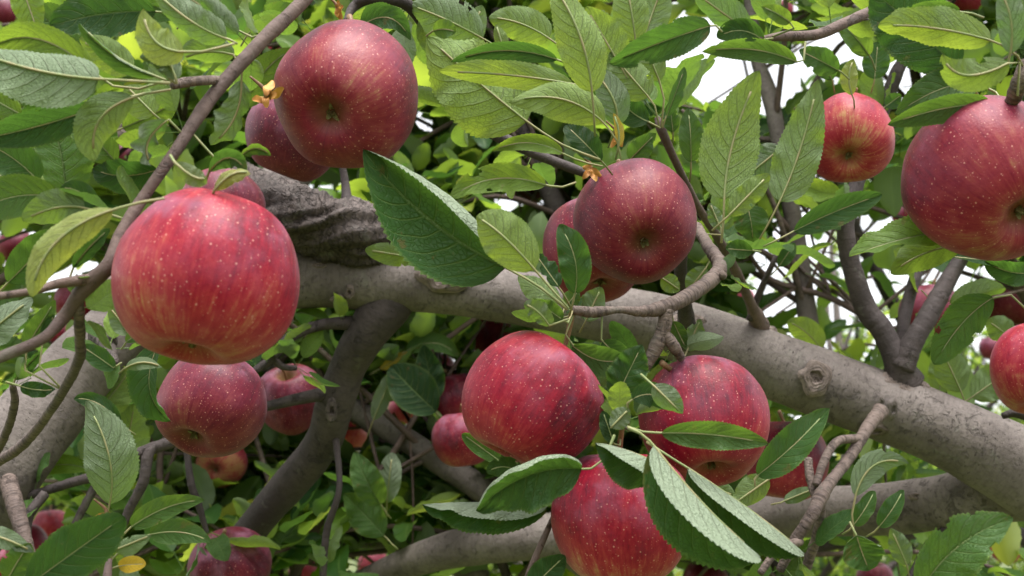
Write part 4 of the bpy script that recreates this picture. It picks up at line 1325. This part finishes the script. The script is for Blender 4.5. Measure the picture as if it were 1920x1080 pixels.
NEARV = [leaf_variant(600 + i, 30, 5, 1, min(.62, max(.1, vr.gauss(.40, .13)))) for i in range(16)]
NEARM = [mesh_from('leaf', V, F, [M_LEAF], UV, tone=t) for V, F, UV, t in NEARV]
CLUSTERS = [  # x, y, depth, leaves, leaf length, way the spur points (right, up, toward the lens)
    (470, 92, .60, 4, .030, (-.6, .6, -.6)), (560, 30, .64, 5, .034, (.3, .8, -.8)), (345, 250, .57, 4, .030, (-.8, .2, -.6)), (250, 420, .54, 3, .028, (-.7, .1, -.7)),
    (1236, 222, .79, 5, .045, (.1, 1, -.3)), (1300, 395, .86, 4, .036, (.6, .5, -.5)), (1352, 455, .89, 5, .040, (.7, .5, .1)), (1440, 68, .66, 4, .036, (-.5, .6, -.6)),
    (1560, 50, .68, 4, .034, (.1, .9, -.4)), (1646, 52, 1.0, 5, .05, (-.3, .9, 0)), (1690, 112, 1.0, 5, .05, (.6, .6, 0)), (1652, 230, 1.01, 4, .045, (-.7, .4, -.3)),
    (1600, 360, .99, 4, .045, (-.8, .3, 0)), (1588, 430, .99, 3, .045, (-.8, .1, -.3)), (1750, 570, .98, 4, .045, (.8, .3, -.2)), (1800, 480, 1.0, 5, .05, (.5, .6, 0)),
    (1460, 475, .95, 5, .042, (.2, .9, .2)), (1352, 520, .72, 3, .022, (.7, -.2, .2)), (1262, 655, .69, 4, .026, (.4, -.5, -.2)), (1205, 690, .68, 4, .026, (-.5, -.3, .3)),
    (1075, 590, .65, 4, .026, (-.7, -.2, -.3)), (1165, 790, .61, 4, .024, (.1, .7, -.3)), (1470, 1065, .8, 4, .036, (-.5, -.3, .2)), (1500, 1040, .82, 4, .036, (.5, -.4, .1)),
    (860, 205, .77, 4, .036, (-.8, .2, -.4)), (770, 15, .73, 5, .036, (-.3, -.7, -.5)), (1000, 290, .77, 3, .034, (-.2, -.8, -.5)), (480, 690, .95, 5, .036, (-.3, .7, .2)),
    (556, 688, .96, 5, .034, (.5, .6, .2)), (388, 1000, 1.0, 5, .045, (.2, -.6, .2)), (606, 1080, 1.0, 4, .045, (.5, .3, .2)), (225, 1000, .9, 4, .04, (-.3, -.7, 0)),
    (28, 722, .62, 4, .024, (.1, 1, 0)), (205, 655, .84, 5, .034, (.4, .6, .3)), (60, 930, .9, 4, .036, (-.4, .5, .3)), (145, 585, .53, 3, .022, (.6, .2, -.3)), (640, 600, .99, 3, .034, (-.3, .8, .3))]
cl_rs = random.Random(99)
near = []
for x, y, d, n, ln, ax in CLUSTERS:
    rosette(cl_rs, P(x, y, d), camvec(ax), n, ln * 1.15, near)
LEAF_COUNT += len(near)
SKY_GAPS = [(1335, 128, 82, 74), (1430, 178, 46, 40), (1465, 150, 40, 34), (1562, 82, 50, 26), (1700, 122, 34, 42), (1690, 190, 18, 36),
            (792, 236, 16, 26), (952, 384, 24, 14), (1130, 140, 20, 14), (348, 185, 12, 9), (1250, 30, 14, 12), (1552, 470, 9, 24), (1470, 440, 8, 22)]
# things in the middle distance that stay in view
CLEAR = [(x, y, rx * .8, rx * .75, d + .03) for x, y, rx, d in FAR_APPLE_LOC]
OPEN = [(1640, 520, 250, 150), (1560, 400, 120, 120), (590, 370, 90, 50), (1640, 1040, 160, 60)]    # lanes where one looks out past the tree
CLEAR += [(545, 745, 60, 70, 1.2), (1472, 862, 75, 70, 1.05), (1958, 692, 95, 90, 1.0), (415, 868, 46, 40, 1.33), (432, 1062, 76, 60, 1.08)]
for bq in (BOUGHS[0], BOUGHS[2], BOUGHS[3]):
    for row in cr_spline(np.array(bq, float), 14):
        CLEAR.append((row[0], row[1], 30, 30, row[2] + .02))


def blocked(p, margin=0):
    x, y, d = project(p)
    for gx, gy, ax, ay in SKY_GAPS:
        if ((x - gx) / (ax + margin)) ** 2 + ((y - gy) / (ay + margin)) ** 2 < 1:
            return True
    for gx, gy, ax, ay, dz in CLEAR:
        if d < dz and ((x - gx) / (ax + margin)) ** 2 + ((y - gy) / (ay + margin)) ** 2 < 1:
            return True
    return False


fr_ = random.Random(4242)
fill = []
side_rows = []
STAGE.add('leaves placed')
for bi, path in enumerate(bough_paths):
    for s in range(28):
        i = fr_.randrange(2, 58)
        o = Vector(path[i, :3])
        dr = Vector((fr_.uniform(-1, 1), fr_.uniform(-.5, 1.0), fr_.uniform(-.5, 1.0))).normalized()
        ln = fr_.uniform(.14, .42)
        e = o + dr * ln
        mid = (o + e) / 2 + Vector((fr_.uniform(-.03, .03), fr_.uniform(-.03, .03), fr_.uniform(0, .05)))
        x, y, d = project(e)
        if d < 1.16 or blocked(e, 10) or not (-300 < x < 2220 and -300 < y < 1380):
            continue
        if y > 470 and fr_.random() < .42:
            continue
        r0 = min(path[i, 3] * .6, .004)
        side_rows.append([(*o, r0), (*mid, r0 * .75), (*e, r0 * .5)])
        nsp = int(ln / .045) + 1
        for k in range(1, nsp + 1):
            t = k / nsp
            pos = o * (1 - t) ** 2 + mid * 2 * t * (1 - t) + e * t * t
            tip = pos + Vector((fr_.uniform(-1, 1), fr_.uniform(-1, 1), fr_.uniform(-.2, 1))).normalized() * fr_.uniform(.01, .03)
            if project(tip)[2] < 1.14:
                continue
            rosette(fr_, tip, (tip - pos) + Vector((0, 0, .012)), fr_.randint(4, 7), .072, fill)
for k, rows in enumerate(side_rows):
    branch_w('twig', rows, M_TWIG if k % 3 else M_SPUR, step=.02, ring=6, lump=.0, seed=k)


def leaf_center(f):
    return f[0] + f[1] * f[4] * .75


def covers(f):
    """does the leaf lie over a gap or a thing that stays in view"""
    for t, w in ((.25, 0), (.5, .2), (.5, -.2), (.8, .25), (.8, -.25), (1.05, .15), (1.05, -.15), (1.3, 0)):
        if blocked(f[0] + (f[1] * t + f[2] * w) * f[4], 0):
            return True
    x, y, d = project(leaf_center(f))
    if f[5] > .12:
        for gx, gy, ax, ay in OPEN:
            if ((x - gx) / ax) ** 2 + ((y - gy) / ay) ** 2 < 1:
                return True
    return d < 1.12


fill = [f for f in fill if not covers(f)]


def basis(f):
    m = np.eye(3)
    m[:, 0], m[:, 1], m[:, 2] = f[1], f[2], f[3]
    return m * f[4]


def merged(name, leaves, variants, org):
    Vs, Fs, Us, Ts = [], [], [], []
    nb = 0
    for f in leaves:
        V, F, UV, t = variants[int(f[5] * len(variants)) % len(variants)]
        Vs.append(V @ basis(f).T + (np.array(f[0]) - org))
        Fs.append(F + nb)
        Us.append(UV)
        Ts.append(np.full(len(V), t, np.float32))
        nb += len(V)
    return mesh_from(name, np.vstack(Vs), np.vstack(Fs), [M_LEAF_FAR], np.vstack(Us), tone=np.concatenate(Ts))


def leaf_objects(leaves, meshes, parent):
    pl = WORLD_LOC[parent.name]
    for f in leaves:
        o = bpy.data.objects.new('leaf', meshes[int(f[5] * len(meshes)) % len(meshes)])
        o.parent = parent
        m = Matrix((f[1], f[2], f[3])).transposed().to_4x4()
        o.matrix_local = Matrix.Translation(Vector(f[0]) - pl) @ m @ Matrix.Scale(f[4], 4)
        COL.objects.link(o)


def seen_size(f):
    x, y, d = project(leaf_center(f))
    return f[4] / d if (0 < x < 1920 and 0 < y < 1080) else 0.0


fill.sort(key=seen_size, reverse=True)
NSOLO = max(20, 330 - LEAF_COUNT)
leaf_objects(near, NEARM, TREE)
leaf_objects(fill[:NSOLO], MIDM, TREE)
torg = np.array(WORLD_LOC[TREE.name])
add('foliage', merged('foliage', fill[NSOLO:], MIDV, torg), TREE, torg, kind='stuff')


# ------------------------------------------------------------------ the trees behind
def back_tree(seed, height, spread, solo_from=None):
    """trunk, limbs and leaves of a neighbouring tree, around the origin"""
    rs = random.Random(seed)
    limbs, leaves = [], []
    fork_h = rs.uniform(.6, .8)
    limbs.append([(0, 0, -.05, .09), (.03, .02, fork_h * .5, .075), (.02, -.02, fork_h, .07), (.0, .0, fork_h + .5, .05), (.05, .02, height * .75, .03), (.05, .0, height, .008)])
    nl = 9
    for k in range(nl):
        a = k / nl * 6.283 * 2.0 + rs.uniform(-.3, .3)
        h0 = fork_h + rs.uniform(-.1, .9)
        dr = Vector((math.cos(a), math.sin(a), 0))
        reach = spread * rs.uniform(.75, 1.1)
        hz = rs.uniform(.3, 1.2) * (height - h0) * .75
        p = [Vector((0, 0, h0)) + dr * reach * t + Vector((0, 0, hz * t ** .8 + rs.uniform(-.06, .06))) for t in (0, .3, .6, 1.0)]
        limbs.append([(*q, .04 * (1 - i * .27)) for i, q in enumerate(p)])
        for s in range(15):
            t = rs.uniform(.15, 1.0)
            i = min(2, int(t * 3))
            o = p[i].lerp(p[i + 1], t * 3 - i)
            d2 = Vector((rs.uniform(-1, 1), rs.uniform(-1, 1), rs.uniform(-.6, 1.0))).normalized()
            ln = rs.uniform(.25, .6)
            e = o + d2 * ln
            limbs.append([(*o, .008), (*(o.lerp(e, .5) + Vector((0, 0, .03))), .006), (*e, .003)])
            n2 = int(ln / .06)
            for j in range(1, n2 + 1):
                pos = o.lerp(e, j / n2)
                ax = Vector((rs.uniform(-1, 1), rs.uniform(-1, 1), rs.uniform(0, 1)))
                rosette(rs, pos + ax.normalized() * .02, ax, rs.randint(4, 6), .078, leaves)
    return limbs, leaves


def make_back_tree(seed, loc, height, spread, label, group, solo):
    limbs, leaves = back_tree(seed, height, spread)
    root = add('apple_tree', None, None, loc, label=label, category='tree', group=group)
    off = Vector(loc)
    V0, F0, U0 = tube(limbs[0], .08, 14, lump=.1, lump_scale=6, seed=seed)
    add('trunk', mesh_from('trunk', np.array(V0), F0, [M_LIMB], U0), root, loc)
    for k in range(1, len(limbs)):
        if limbs[k][0][3] > .02:
            V, F, U = tube(limbs[k], .06, 10, lump=.08, lump_scale=8, seed=seed + k)
            add('limb', mesh_from('limb', np.array(V), F, [M_DARK], U), root, loc)
    Vs, Fs, Us, nb = [], [], [], 0
    for k in range(1, len(limbs)):
        if limbs[k][0][3] <= .02:
            V, F, U = tube(limbs[k], .12, 5, lump=0)
            Vs += V
            Fs += [tuple(q + nb for q in f) for f in F]
            Us += U
            nb = len(Vs)
    add('twigs', mesh_from('twigs', np.array(Vs), Fs, [M_DARK], Us), root, loc, kind='stuff')
    w = [(f[0] + off, *f[1:]) for f in leaves]
    w = [f for f in w if not blocked(leaf_center(f), 2)]
    w.sort(key=seen_size, reverse=True)
    leaf_objects(w[:solo], LOWM, root)
    add('crown', merged('crown', w[solo:], LOWV, np.array(loc)), root, loc, kind='stuff')
    return root


G_BACK = 'apple trees of the rows behind'
make_back_tree(501, (-3.3, 5.5, 0), 3.7, 1.6, 'leafy apple tree seen behind the left side of the main limb', G_BACK, 250)
make_back_tree(502, (-1.05, 5.7, 0), 3.3, 1.6, 'leafy apple tree seen in the gaps behind the forked dark limb', G_BACK, 250)
make_back_tree(505, (1.15, 5.6, 0), 3.5, 1.6, 'leafy apple tree seen behind the cluster of three apples', G_BACK, 250)
make_back_tree(503, (3.2, 5.4, 0), 3.7, 1.7, 'pale leafy apple tree seen behind the upright branches on the right', G_BACK, 250)
proto = make_back_tree(504, (-4.9, 10.2, 0), 4.4, 1.9, 'far apple tree of the next row glimpsed through leaves', G_BACK, 0)
parts = list(proto.children)
for x, y, sc_ in ((-2.2, 10.4, 1.0), (0.5, 10.1, 1.0), (3.1, 10.4, 1.0), (5.8, 10.0, 1.0), (2.15, 7.2, .86), (-2.25, 7.3, .92), (0.05, 7.6, .86)):
    c = proto.copy()
    COL.objects.link(c)
    c.location = (x, y, 0)
    c.scale = (sc_,) * 3
    c.rotation_euler = (0, 0, x * 1.7 + y)
    for ch in parts:
        q = ch.copy()
        COL.objects.link(q)
        q.parent = c
print('leaves placed', LEAF_COUNT, 'fill', len(fill))
